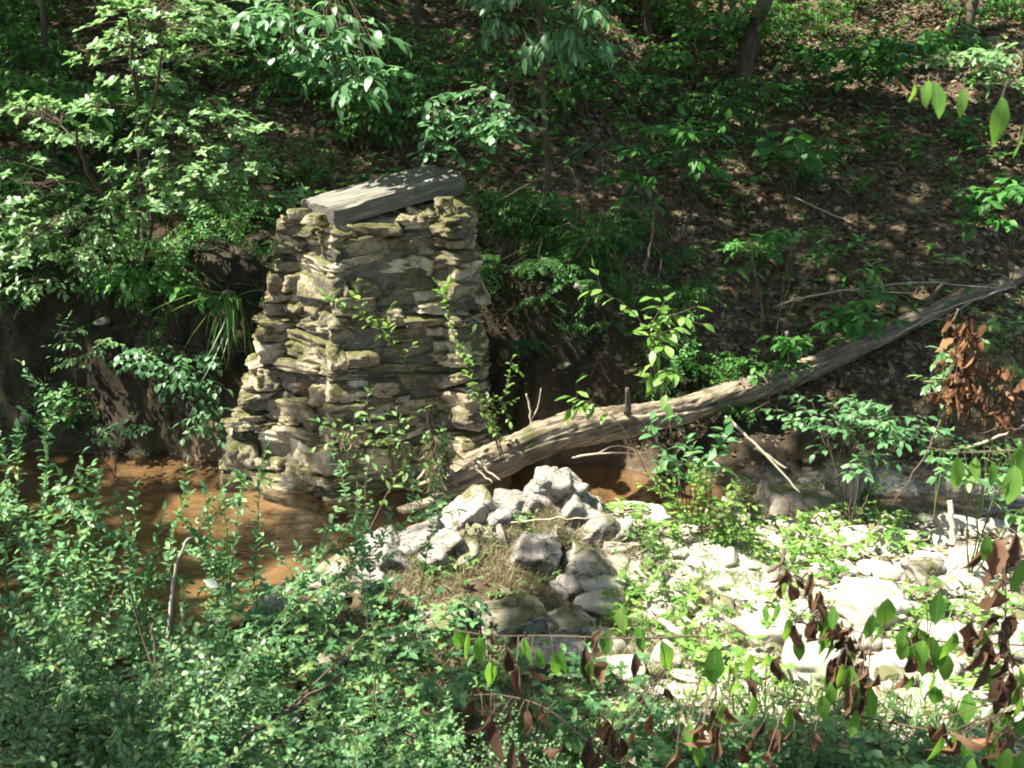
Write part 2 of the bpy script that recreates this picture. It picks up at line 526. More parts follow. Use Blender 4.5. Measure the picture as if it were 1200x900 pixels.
# ground: soil / leaf mould / gravel chosen by place on the ground
def ground_material():
    m, nt, N, L = newmat('ground_soil')
    out = N.new('ShaderNodeOutputMaterial')
    tc = N.new('ShaderNodeTexCoord')
    def noise(scale, detail=6, rough=.6):
        n = N.new('ShaderNodeTexNoise'); n.inputs['Scale'].default_value = scale; n.inputs['Detail'].default_value = detail
        n.inputs['Roughness'].default_value = rough
        L.new(tc.outputs['Object'], n.inputs['Vector']); return n.outputs['Fac']
    def mixc(f, a, b):
        x = N.new('ShaderNodeMix'); x.data_type = 'RGBA'; L.new(f, x.inputs[0])
        for s, v in ((6, a), (7, b)):
            if isinstance(v, tuple): x.inputs[s].default_value = (*v, 1)
            else: L.new(v, x.inputs[s])
        return x.outputs[2]
    soil = ramp(N, [(.3, (.045, .032, .02)), (.5, (.085, .06, .036)), (.72, (.15, .105, .062))], noise(9, 8, .7), L).outputs[0]
    shaded_clay = ramp(N, [(.3, (.014, .012, .008)), (.5, (.034, .027, .016)), (.75, (.075, .056, .03))], noise(7, 8, .75), L).outputs[0]  # dark bank soil, colour lowered further to deepen the bank's shade
    v = N.new('ShaderNodeTexVoronoi'); v.inputs['Scale'].default_value = 42; L.new(tc.outputs['Object'], v.inputs['Vector'])
    sep = N.new('ShaderNodeSeparateColor'); L.new(v.outputs['Color'], sep.inputs[0])
    grav = ramp(N, [(.0, (.22, .18, .12)), (.3, (.38, .33, .25)), (.75, (.54, .49, .40)), (1, (.66, .62, .54))], sep.outputs[0], L).outputs[0]
    a1 = N.new('ShaderNodeAttribute'); a1.attribute_name = 'gravel'
    a2 = N.new('ShaderNodeAttribute'); a2.attribute_name = 'bed'
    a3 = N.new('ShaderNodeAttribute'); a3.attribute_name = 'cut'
    sand = ramp(N, [(.3, (.09, .068, .045)), (.55, (.24, .17, .10)), (.75, (.38, .28, .165))], noise(4, 6, .6), L).outputs[0]
    c = mixc(a3.outputs['Fac'], soil, shaded_clay)
    c = mixc(a1.outputs['Fac'], c, grav)
    c = mixc(a2.outputs['Fac'], c, sand)
    p = N.new('ShaderNodeBsdfPrincipled'); L.new(c, p.inputs['Base Color']); p.inputs['Roughness'].default_value = .9
    p.inputs['Specular IOR Level'].default_value = .2
    b = N.new('ShaderNodeBump'); b.inputs['Strength'].default_value = .7; b.inputs['Distance'].default_value = .03
    L.new(noise(34, 8, .75), b.inputs['Height'])
    b2 = N.new('ShaderNodeBump'); b2.inputs['Strength'].default_value = .5; b2.inputs['Distance'].default_value = .02; b2.invert = True
    vd = N.new('ShaderNodeMath'); vd.operation = 'MULTIPLY'; L.new(v.outputs['Distance'], vd.inputs[0]); L.new(a1.outputs['Fac'], vd.inputs[1])
    L.new(vd.outputs[0], b2.inputs['Height']); L.new(b.outputs[0], b2.inputs['Normal'])
    L.new(b2.outputs[0], p.inputs['Normal'])
    L.new(p.outputs[0], out.inputs[0])
    return m


def axis(lo, hi, a, b, fine, grow=1.12):
    core = list(np.arange(a, b, fine))
    s = fine; x = b; up = []
    while x < hi: up.append(x); s *= grow; x += s
    up.append(hi)
    s = fine; x = a; dn = []
    while x > lo: s *= grow; x -= s; dn.append(max(x, lo))
    return np.array(sorted(set(dn)) + core + up)


gx = axis(-70, 70, -5.2, 6.2, .03)
gy = axis(-30, 90, 3.0, 10.5, .03)
X, Y = np.meshgrid(gx, gy)
Z = H(X, Y)
nx, ny = len(gx), len(gy)
V = np.stack([X, Y, Z], -1)
# give the vertical cut bank real sideways relief (roots, crumbled ledges)
i = (np.arange(ny - 1)[:, None] * nx + np.arange(nx - 1)[None, :]).ravel()
q = np.stack([i, i + 1, i + nx + 1, i + nx], -1).ravel()
yf, yn = Yfar(X), Ynear(X)
steepm = sst((Y - yf) / .08) * (1 - sst((Y - yf - .7) / .4)) * (X < 2.6)
PZ = V * np.array([1.0, .3, 1.0])
V[..., 1] += steepm * (.16 * fbm(PZ * 2.6, 3, 81) + .09 * fbm(PZ * np.array([7, 5, 9]), 4, 82))
V[..., 0] += steepm * .06 * fbm(PZ * np.array([7, 5, 9]), 3, 83)
gravel = sst((X + .3 * vnoise(V * 1.5, 44) + .1) / .6) * sst((yf + np.interp(X, [1.2, 2.4], [-.05, .5]) - Y) / .25) * sst((Y - 3.3) / .9)
gravel *= np.where(vnoise(V * 2.3, 40) > .45, .35, 1)
bed = sst((.0 - Z) / .05)
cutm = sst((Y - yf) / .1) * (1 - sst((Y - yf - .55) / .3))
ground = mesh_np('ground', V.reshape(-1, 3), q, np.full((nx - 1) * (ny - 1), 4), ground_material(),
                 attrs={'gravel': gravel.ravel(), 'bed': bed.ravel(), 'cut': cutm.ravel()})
tag(ground, 'creek banks, gravel bar and wooded hillside', 'ground', kind='structure')


# ------------------------------------------------------------------ water
def water_material():
    m, nt, N, L = newmat('creek_water')
    out = N.new('ShaderNodeOutputMaterial')
    tr = N.new('ShaderNodeBsdfTransparent'); tr.inputs[0].default_value = (.86, .77, .65, 1)
    gl = N.new('ShaderNodeBsdfGlossy'); gl.inputs['Roughness'].default_value = .12; gl.inputs['Color'].default_value = (1, 1, 1, 1)
    fr = N.new('ShaderNodeFresnel'); fr.inputs['IOR'].default_value = 1.36
    tc = N.new('ShaderNodeTexCoord'); mp = N.new('ShaderNodeMapping'); mp.inputs['Scale'].default_value = (1, 2.2, 1)
    L.new(tc.outputs['Object'], mp.inputs[0])
    n = N.new('ShaderNodeTexNoise'); n.inputs['Scale'].default_value = 5; n.inputs['Detail'].default_value = 3
    n.inputs['Distortion'].default_value = .6
    L.new(mp.outputs[0], n.inputs['Vector'])
    b = N.new('ShaderNodeBump'); b.inputs['Strength'].default_value = .4; b.inputs['Distance'].default_value = .03
    L.new(n.outputs['Fac'], b.inputs['Height'])
    L.new(b.outputs[0], gl.inputs['Normal']); L.new(b.outputs[0], fr.inputs['Normal'])
    sc = N.new('ShaderNodeMath'); sc.operation = 'MULTIPLY_ADD'; sc.inputs[1].default_value = 2.2; sc.inputs[2].default_value = .06; sc.use_clamp = True
    L.new(fr.outputs[0], sc.inputs[0])
    mx = N.new('ShaderNodeMixShader'); L.new(sc.outputs[0], mx.inputs[0]); L.new(tr.outputs[0], mx.inputs[1]); L.new(gl.outputs[0], mx.inputs[2])
    L.new(mx.outputs[0], out.inputs[0])
    return m


wx = np.linspace(-20, 20, 41)
WV = [(x, Ynear(x) - .5, 0.0) for x in wx] + [(x, Yfar(x) + .5, 0.0) for x in wx]
wi = np.arange(40)
water = mesh_np('water', WV, np.stack([wi, wi + 1, wi + 42, wi + 41], -1).ravel(), np.full(40, 4), water_material())
tag(water, 'shallow brown creek water', 'water', kind='structure')


# ------------------------------------------------------------------ rocks
def ico(sub):
    import bmesh
    bm = bmesh.new()
    bmesh.ops.create_icosphere(bm, subdivisions=sub, radius=1)
    V = np.array([v.co[:] for v in bm.verts]); F = np.array([[v.index for v in f.verts] for f in bm.faces])
    bm.free()
    return unit(V), F


ICO = {k: ico(k) for k in (2, 3, 4, 5)}


def rock_verts(size, sub=4, seed=0, planes=11, rough=.06, box=0.0, rot=None):
    g = np.random.default_rng(seed)
    D, F = ICO[sub]
    n = unit(g.normal(size=(planes, 3)))
    if box:
        n = np.concatenate([unit(np.concatenate([np.eye(3), -np.eye(3)]) + g.normal(0, .10, (6, 3))), n])
        dist = np.concatenate([g.uniform(.85, 1.0, 6), g.uniform(1.05, 1.5, planes)])
    else:
        dist = g.uniform(.62, 1.0, planes)
    c = D @ n.T
    R = dist[None, :] / np.maximum(c, .05)
    k = 46.0 if box else 22.0
    r = -np.log(np.exp(-k * np.minimum(R, 3)).sum(1) + math.exp(-k * (1.7 if box else 1.35))) / k
    P = D * r[:, None]
    P = P * (1 + rough * fbm(P * 2.2 + seed * 3.1, 4, seed % 97)[:, None] * 2.2)
    if not box: P = P * (1 + .05 * (-np.abs(fbm(P * 5 + seed, 4, seed % 89)) + .2) * rough / .06 + .02 * fbm(P * 14, 3, 7))[:, None]
    P = P * np.array(size) / 2
    if rot is not None:
        P = P @ np.array(rot.to_matrix()).T
    return P, F


from mathutils import Euler
M['rock'] = noise_mat('grey_rock', [(.25, (.15, .125, .10)), (.5, (.30, .27, .225)), (.75, (.46, .42, .36))], 5, 8, rnd_amt=.15, bump=.7, bdist=.02, bscale=22,
                      second=(3, (.13, .11, .07), .58), moss=(.10, .10, .045), mossamt=.0, cracks=(4.5, .035, .5))
M['rockpale'] = noise_mat('pale_rock', [(.3, (.13, .11, .085)), (.45, (.26, .235, .20)), (.6, (.38, .35, .31)), (.75, (.52, .485, .43))], 9, 10, bump=1.0, bdist=.03, bscale=26, second=(4, (.13, .105, .065), .56), cracks=(4.5, .035, .5))
M['ridge'] = noise_mat('ridge_rock', [(.3, (.12, .10, .075)), (.45, (.25, .225, .185)), (.58, (.37, .345, .30)), (.75, (.52, .49, .43))], 7, 10, rnd_amt=.25, bump=1.0, bdist=.03, bscale=26,
                       second=(3.4, (.16, .13, .075), .55))
M['bleached'] = noise_mat('bleached_stone', [(.3, (.24, .21, .16)), (.5, (.38, .345, .28)), (.7, (.52, .485, .41))], 6, 9, bump=.8, bdist=.02, bscale=26, second=(4, (.24, .20, .14), .62))
M['pier'] = noise_mat('pier_stone', [(.2, (.075, .07, .055)), (.38, (.18, .155, .10)), (.52, (.30, .255, .165)), (.66, (.42, .355, .235)), (.8, (.56, .49, .36))], 7, 10, rnd_amt=.5, bump=1.0,
                      bdist=.025, bscale=30, second=(2.2, (.19, .105, .045), .60), moss=(.11, .105, .04), mossamt=.35, cracks=(7, .03, .6))
M['mortar'] = noise_mat('pier_core', [(.3, (.07, .062, .045)), (.7, (.22, .195, .145))], 12, 8, bump=.8, bdist=.03, bscale=18)


def add_rock(name, pos, size, label, cat='rock', seed=1, mat='rock', rot=(0, 0, 0), sub=4, group=None, planes=11, rough=.06, box=1):
    P, F = rock_verts(size, sub, seed, planes, rough, box=box, rot=Euler(rot))
    P = P + .018 * np.stack([fbm(P * 12 + seed, 4, 65), fbm(P * 12 + seed, 4, 66), -np.abs(fbm(P * 9 + seed, 4, 67))], -1) * min(1, max(size) / .25)
    pos = np.array(pos, float)
    o = mesh_np(name, P + pos, F.ravel(), np.full(len(F), 3), M[mat], attrs={'rnd': np.full(len(P), (seed * .37) % 1)}, loc=pos)
    return tag(o, label, cat, group)


# ------------------------------------------------------------------ stone pier
N0, L0_, R0 = atz(388, 584, 0), atz(266, 552, 0), atz(574, 560, 0)
N0[2] = L0_[2] = R0[2] = 0
F0 = L0_ + R0 - N0
N1, L1, R1 = at(398, 262, N0[1] + .16), at(343, 246, L0_[1] + .02), at(548, 236, R0[1] - .02)
F1 = L1 + R1 - N1
pier = empty('stone_pier', (*((N0 + F0) / 2)[:2], -.1), 'tapering dry-stone pier standing in the creek under the weathered beam', 'stone pier')
base_c = [N0, R0, F0, L0_]
top_c = [N1, R1, F1, L1]
for c in top_c: pass


def pier_pt(face, u, t):
    """face 0: N-R, 1: R-F, 2: F-L, 3: L-N ; t height fraction"""
    a0, b0 = base_c[face], base_c[(face + 1) % 4]
    a1, b1 = top_c[face], top_c[(face + 1) % 4]
    return (a0 * (1 - u) + b0 * u) * (1 - t) + (a1 * (1 - u) + b1 * u) * t


cen0, cen1 = sum(base_c) / 4, sum(top_c) / 4
SV, SF, SR = [], [], []
sn = 0
t = -.06
seed = 100
row = 0
while t < .95:
    th = random.choice([.04, .055, .07, .085, .11, .14]) * (1.25 if t < .25 else 1)
    dt = th / 1.95
    for face in (0, 1, 2, 3):
        a, b = pier_pt(face, 0, t), pier_pt(face, 1, t)
        Lf = np.linalg.norm(b - a)
        inward = unit(cen0 * (1 - t) + cen1 * t - (a + b) / 2)
        u = -random.uniform(0, .12) - .02
        along = unit(b - a)
        fn = -np.array([along[1], -along[0], 0]) * 1.0
        if np.dot(fn, inward) < 0: fn = -fn
        while u < 1.0:
            ln = random.uniform(.12, .42) * (1.15 if t < .3 else 1)
            if random.random() < .15: ln *= 1.5
            dep = random.uniform(.2, .3)
            hh = th * random.uniform(.75, 1.4)
            uc = u + ln / 2 / Lf
            hl = ln / 2 / Lf - .05; uc = min(max(uc, min(hl, .5)), max(1 - hl, .5))
            tc_ = t + dt / 2 + random.gauss(0, .006) + .016 * vnoise(np.array([[uc * 2.2 + face * 5, t * 3, 0]]), 14)[0]
            c = pier_pt(face, uc, tc_)
            prot = random.gauss(.0, .024) + (.045 if random.random() < .12 else 0) - .02 * (t > .9)
            c = c + fn * (dep / 2 - prot - .02)
            rz = math.atan2(along[1], along[0]) + random.gauss(0, .13)
            P, F = rock_verts((ln * 1.06, dep, hh * 1.04), 4, seed, 10, .10, box=1, rot=Euler((random.gauss(0, .09), random.gauss(0, .07), rz)))
            SV.append(P + c); SF.append(F + sn); sn += len(P); SR.append(np.full(len(P), (seed * .6180339) % 1))
            seed += 1
            u += ln / Lf * .96
    t += dt * .93
    row += 1
SVa = np.concatenate(SV); SFa = np.concatenate(SF)
SVa = SVa + .006 * np.stack([fbm(SVa * 26, 3, 65), fbm(SVa * 26, 3, 66), fbm(SVa * 30, 3, 67)], -1)
SVa = SVa + .015 * np.stack([fbm(SVa * 7, 3, 61), fbm(SVa * 7, 3, 62), fbm(SVa * 7, 3, 63)], -1)
mesh_np('stonework', SVa, SFa.ravel(), np.full(len(SFa), 3), M['pier'], pier, {'rnd': np.concatenate(SR)})
# core
cv = []
for k in range(12):
    tt = -.08 + 1.06 * k / 11
    for f in range(4):
        for u in (0, .25, .5, .75):
            p = pier_pt(f, u, tt)
            c = cen0 * (1 - tt) + cen1 * tt
            cv.append(c + (p - c) * .93)
fl, cn = [], []
for k in range(11):
    for j in range(16):
        fl += [k * 16 + j, k * 16 + (j + 1) % 16, (k + 1) * 16 + (j + 1) % 16, (k + 1) * 16 + j]; cn.append(4)
fl += [11 * 16 + j for j in range(16)]; cn.append(16)
mesh_np('rubble_core', cv, fl, cn, M['mortar'], pier, {'rnd': np.zeros(len(cv))}, smooth=False)
# rough crumbling cap of small stones and mortar under the beam
CV, CF, CR, n_ = [], [], [], 0
for k in range(150):
    u, v = random.random(), random.random()
    p = (N1 * (1 - u) + R1 * u) * (1 - v) + (L1 * (1 - u) + F1 * u) * v
    s = random.uniform(.05, .14)
    P, F = rock_verts((s * 1.3, s, s * .6), 2 if s < .07 else 3, 900 + k, 9, .1, rot=Euler((random.gauss(0, .3), random.gauss(0, .3), random.uniform(0, 6))))
    P = P + p + np.array([0, 0, random.uniform(-.10, -.045)])
    CV.append(P); CF.append(F + n_); n_ += len(P); CR.append(np.full(len(P), .45 + .55 * random.random()))
mesh_np('crumbled_cap', np.concatenate(CV), np.concatenate(CF).ravel(), np.full(len(np.concatenate(CF)), 3), M['pier'], pier, {'rnd': np.concatenate(CR)})

# ------------------------------------------------------------------ weathered beam on the pier
M['beam'] = noise_mat('weathered_beam', [(.3, (.045, .042, .032)), (.5, (.14, .132, .108)), (.75, (.29, .28, .245))], 5, 9, stretch=(.6, 9, 9), bump=.8, bdist=.012, bscale=12,
                      second=(9, (.10, .10, .06), .60))
A = at(388, 244, N1[1] - .06); B = at(541, 201, R1[1] + .1); C_ = at(350, 232, N1[1] + .30)
ax = unit(B - A); wd = unit((C_ - A) - ax * np.dot(C_ - A, ax)); upv = unit(np.cross(ax, wd))
if upv[2] < 0: upv = -upv
Lb, Wb, Tb = np.linalg.norm(B - A), np.linalg.norm(C_ - A), .15
wsk = unit(C_ - A)
nu, ns = 90, 40
BV = []
per = []
for k in range(ns):
    s_ = k / ns * 4
    sd = int(s_); f = s_ - sd
    per.append([(f, 0), (1, -f), (1 - f, -1), (0, -1 + f)][sd])
per = np.array(per)
for iu in range(nu + 1):
    u = iu / nu
    for (a_, b_) in per:
        # rounded edge, cracks along the grain
        ca_, cb_ = a_ - .5, b_ + .5
        rr = 1 - .10 * max(0, (abs(ca_) * 2) ** 8 * (abs(cb_) * 2) ** 8)
        g1 = fbm(np.array([[u * 2.0, a_ * 9, b_ * 6]]), 4, 71)[0]
        cr = -.018 * max(0, g1 - .22) * 6 if b_ > -.02 else -.012 * max(0, g1 - .25) * 5
        uu = u
        if iu == 0: uu = .004
        end = .02 * fbm(np.array([[0, a_ * 5, b_ * 5]]), 3, 72)[0]
        p = A + ax * (uu * Lb + (end if iu < 2 or iu > nu - 2 else 0)) + wsk * ((ca_ * rr + .5) * Wb) + upv * ((cb_ * rr - .5) * Tb + cr + .006 * fbm(np.array([[u * 4, a_ * 2, b_ * 2]]), 2, 73)[0])
        BV.append(p)
fl, cn = [], []
for iu in range(nu):
    for j in range(ns):
        fl += [iu * ns + j, iu * ns + (j + 1) % ns, (iu + 1) * ns + (j + 1) % ns, (iu + 1) * ns + j]; cn.append(4)
fl += list(range(ns))[::-1]; cn.append(ns)
fl += [nu * ns + j for j in range(ns)]; cn.append(ns)
BV = np.array(BV)
bl = A.copy()
# local frame so that the grain follows the beam
Rm = np.stack([ax, wd, upv], 1)
beam = mesh_np('timber_beam', (BV - A) @ Rm, fl, cn, M['beam'], smooth=True)
from mathutils import Matrix
beam.matrix_world = Matrix.Translation(Vector(A)) @ Matrix(Rm.tolist()).to_4x4()
tag(beam, 'thick grey weathered timber beam lying tilted on top of the stone pier', 'timber beam')
md = beam.modifiers.new('edge', 'EDGE_SPLIT'); md.split_angle = math.radians(50)
# mossy stone bedding the beam's near left end
for k, (px, py, dy, s, sd_) in enumerate([(352, 250, .22, .14, 5), (372, 257, .05, .15, 8), (520, 236, -.02, .11, 12)]):
    p = at(px, py, N1[1] + dy)
    add_rock('bedding_stone', p, (s * 1.25, s, s * .55), ['mossy tan stone wedged under the far corner of the beam on the pier',
             'mossy tan stone under the near left end of the beam', 'thin orange stone wedged under the right end of the beam'][k], 'stone', sd_, 'pier', rot=(0, 0, k), sub=3)

# ------------------------------------------------------------------ fallen log
M['log'] = noise_mat('weathered_log', [(.3, (.045, .034, .022)), (.42, (.15, .118, .078)), (.55, (.30, .245, .17)), (.75, (.52, .45, .34))], 4, 9, stretch=(1.0, 10, 10), bump=1.0,
                     bdist=.02, bscale=9, second=(2.6, (.11, .11, .055), .63))
lp = [at(528, 561, 6.85), at(580, 538, 7.05), at(650, 508, 7.3), at(720, 495, 7.5), at(790, 483, 7.75), at(860, 461, 8.0), at(940, 434, 8.35), at(1020, 400, 8.75), at(1110, 358, 9.2),
      at(1195, 328, 9.6), at(1300, 285, 10.3)]
for p_ in lp[4:]: p_[2] = max(p_[2], h1(p_[0], p_[1]) + .05)
lr = [.10, .115, .125, .115, .105, .095, .09, .08, .07, .065, .06]


def resample(P, n):
    P = np.array(P); m = len(P)
    t = np.linspace(0, m - 1, n)
    out = np.zeros((n, 3))
    for ii, tt in enumerate(t):
        k = min(int(tt), m - 2); f = tt - k
        p0, p1, p2, p3 = P[max(k - 1, 0)], P[k], P[k + 1], P[min(k + 2, m - 1)]
        out[ii] = .5 * ((2 * p1) + (-p0 + p2) * f + (2 * p0 - 5 * p1 + 4 * p2 - p3) * f * f + (-p0 + 3 * p1 - 3 * p2 + p3) * f ** 3)
    return out


def gnarly(name, pts, radii, mat, label, cat, parent=None, n=220, k=64, groove=.62, seed=0, cave=0, twist=.6, flatten=1.0):
    P = resample(pts, n)
    R = np.interp(np.linspace(0, len(radii) - 1, n), range(len(radii)), radii)
    T = unit(np.gradient(P, axis=0))
    Aa = unit(np.cross(T, UP)); Bb = np.cross(Aa, T)
    th = np.arange(k) * 2 * PI / k
    seg = np.concatenate([[0], np.cumsum(np.linalg.norm(np.diff(P, axis=0), axis=1))])
    S = seg[:, None] + 0 * th[None]
    TH = th[None] + twist * S
    q = np.stack([np.cos(TH) * 1.6, np.sin(TH) * 1.6, S * .9], -1)
    q2 = np.stack([np.cos(TH) * 5, np.sin(TH) * 5, S * 1.3], -1)
    q3 = np.stack([np.cos(TH) * 14, np.sin(TH) * 14, S * 2.2], -1)
    g2 = fbm(q2, 3, seed + 1)
    d = 1 + .30 * fbm(q, 3, seed) + groove * (-np.abs(g2) * .8 + .15) + groove * .35 * (-np.abs(fbm(q3, 2, seed + 2)))
    # jagged broken near end
    jag = .6 * fbm(np.stack([np.cos(th) * 2.2, np.sin(th) * 2.2, 0 * th], -1), 3, seed + 5)
    V = P[:, None] + (R[:, None] * d)[..., None] * (np.cos(th)[None, :, None] * Aa[:, None] + flatten * np.sin(th)[None, :, None] * Bb[:, None])
    fade = np.clip(1 - np.arange(n) / 22, 0, 1)[:, None, None]
    V = V + fade * jag[None, :, None] * T[:, None]
    V = V.reshape(-1, 3)
    i = np.arange(n - 1)[:, None] * k; j = np.arange(k)[None]; j2 = (j + 1) % k
    q_ = np.stack([i + j, i + k + j, i + k + j2, i + j2], -1).ravel()
    e0 = len(V)
    V = np.concatenate([V, [P[0] + T[0] * .07], [P[-1]]])
    caps = []
    for jj in range(k):
        caps += [e0, jj, (jj + 1) % k, e0 + 1, (n - 1) * k + (jj + 1) % k, (n - 1) * k + jj]
    loops = np.concatenate([q_, caps]); counts = np.concatenate([np.full((n - 1) * k, 4), np.full(2 * k, 3)])
    # local frame along the log for the grain
    ax_ = unit(P[-1] - P[0]); sd_ = unit(np.cross(UP, ax_)); up_ = np.cross(ax_, sd_)
    Rm = np.stack([ax_, sd_, up_], 1)
    o = mesh_np(name, (V - P[0]) @ Rm, loops, counts, mat)
    o.matrix_world = Matrix.Translation(Vector(P[0])) @ Matrix(Rm.tolist()).to_4x4()
    tag(o, label, cat)
    return o


gnarly('fallen_log', lp, lr, M['log'], 'long weathered fallen log slanting from the creek up the right bank', 'log', seed=3)
gnarly('sunken_wood', [at(556, 574, 6.9), at(520, 584, 6.8), at(470, 598, 6.55)], [.05, .06, .045], M['log'],
       'half sunken brown piece of wood in the water at the log end', 'driftwood', n=50, k=30, groove=.15, seed=9, flatten=.45)

for (px, py, Y_, dx, dy, L_, lab) in [(735, 484, 7.45, .1, .6, .22, 'short broken branch stub on the middle of the log'), (930, 425, 8.2, -.2, .7, .3, 'dark branch stub rising from the upper half of the log'), (1085, 358, 8.95, .3, .8, .25, 'branch stub near the far end of the log')]:
    b_ = at(px, py, Y_)
    tb_ = Tubes(8); tb_.add(path(b_, (dx, -.2, dy), L_, 6, wob=.15), .028, .014, cap=True)
    tag(tb_.build('branch_stub', M['bark'], loc=b_), lab, 'branch stub')
# broken sticks & twigs: each a thing
def stick(name, pts, r, label, mat='palestick', cat='stick', r1=None, forks=()):
    tb = Tubes(6)
    P = resample(pts, max(6, len(pts) * 4)); P = P + .004 * np.array([rvec() for _ in P])
    tb.add(P, r, r1 if r1 else r * .55, cap=True)
    for f in forks:
        Q = resample(f, 7)
        tb.add(Q, r * .6, r * .25, cap=True)
    loc = P[0]
    o = tb.build(name, M[mat], loc=loc)
    return tag(o, label, cat)


stick('dead_stick', [at(850, 487, 6.4), at(888, 525, 6.25), at(938, 578, 6.1)], .010, 'straight tan stick leaning beside the log above the gravel')
stick('dead_stick', [at(884, 524, 6.3), at(922, 549, 6.25)], .012, 'short pale splinter lying beneath the straight tan stick')
stick('dead_stick', [at(1105, 488, 5.6), at(1080, 540, 5.5), at(1046, 588, 5.4)], .006, 'thin pinkish stem leaning below the rust brown leaf clump', 'twig')
stick('bare_twig', [at(908, 359, 8.8), at(936, 350, 8.6), at(990, 340, 8.5), at(1080, 331, 8.7), at(1180, 340, 9.1)], .010, 'long pale bare twig crossing above the upper log',
      forks=[[at(990, 340, 8.5), at(1040, 342, 8.4), at(1085, 345, 8.3)]])
stick('bare_twig', [at(1032, 400, 8.4), at(1060, 388, 8.4), at(1100, 366, 8.5)], .009, 'short pale twig hanging over the side of the upper log')
stick('bare_twig', [at(1190, 335, 8.9), at(1140, 352, 8.7), at(1080, 372, 8.5)], .009, 'pale forked twig resting on the far end of the log',
      forks=[[at(1140, 352, 8.7), at(1110, 372, 8.5), at(1090, 374, 8.4)], [at(1190, 335, 8.9), at(1175, 322, 9), at(1160, 322, 9)]])
stick('bare_twig', [at(670, 537, 6.9), at(700, 532, 6.9), at(745, 533, 7), at(780, 548, 6.9)], .008, 'bare twig sticking out under the log over brown water',
      forks=[[at(700, 532, 6.9), at(725, 522, 7), at(770, 536, 6.9)]])
stick('broken_stub', [at(618, 516, 7.3), at(622, 490, 7.3), at(617, 462, 7.3)], .012, 'upright pale broken stub standing on the log', forks=[[at(622, 492, 7.3), at(630, 478, 7.3), at(634, 455, 7.3)]])
stick('broken_stub', [at(1117, 640, 5.0), at(1116, 615, 5.05), at(1113, 586, 5.1)], .018, 'white bleached stub standing upright in the gravel', r1=.014)
stick('dead_stick', [at(575, 355, 7.8), at(571, 343, 7.8), at(562, 326, 7.8)], .012, 'short whitish twig caught at the right edge of the pier', forks=[[at(562, 326, 7.8), at(557, 318, 7.85)]])
stick('dead_stick', [at(560, 540, 6.72), at(572, 552, 6.7), at(586, 563, 6.65)], .009, 'cut pale stalk crossing the broken log end', )
stick('dead_stick', [at(550, 542, 6.74), at(566, 557, 6.7), at(578, 566, 6.66)], .008, 'thinner pale stalk beside the log end')
stick('dead_stick', [at(1125, 524, 6.6), at(1160, 516, 6.5), at(1200, 498, 6.4)], .012, 'pale stick lying at the right edge of the gravel bar')
stick('dead_stick', [at(578, 614, 5.7), at(640, 608, 5.6), at(690, 607, 5.6), at(735, 600, 5.7), at(762, 601, 5.8)], .005, 'thin pale arched twig lying over the mound of rocks')
stick('dead_stick', [at(1000, 262, 10.5), at(960, 245, 10.6), at(930, 230, 10.8)], .012, 'fallen grey stick on the leafy slope')
stick('curved_stick', [at(919, 645, 5.1), at(916, 658, 5.05), at(900, 671, 5.0)], .013, 'short dark curved stick on the sunlit gravel', 'twig')
# roots and bare branches hanging on the cut bank
stick('bare_branch', [at(755, 320, 8.3), at(764, 280, 8.3), at(768, 240, 8.4)], .013, 'thick bare root hanging down the shaded bank', 'twig', forks=[[at(764, 285, 8.3), at(775, 300, 8.3), at(772, 325, 8.2)]])
stick('bare_branch', [at(676, 302, 8.2), at(700, 268, 8.2), at(715, 246, 8.3), at(760, 243, 8.4)], .006, 'arched bare branch over the dark bank', 'twig', forks=[[at(735, 245, 8.3), at(722, 262, 8.3), at(720, 280, 8.3)]])
stick('bare_branch', [at(686, 262, 8.2), at(676, 215, 8.2), at(662, 192, 8.3), at(620, 216, 8.3), at(590, 232, 8.3)], .006, 'bent brown branch arching between pier and shaded bank', 'twig',
      forks=[[at(662, 192, 8.3), at(640, 225, 8.2), at(618, 270, 8.2)]])

# ------------------------------------------------------------------ rocks of the fallen masonry
def g_at(px, py, dz=0):
    """point of the ground under a pixel of the photo"""
    r = ray(px, py); o = np.array([0, 0, CAMZ])
    s = np.linspace(1.5, 40, 1600)
    P = o + r[None] * s[:, None]
    hz = H(P[:, 0], P[:, 1])
    k = np.argmax(P[:, 2] < hz)
    p = P[k]
    return np.array([p[0], p[1], hz[k] + dz])


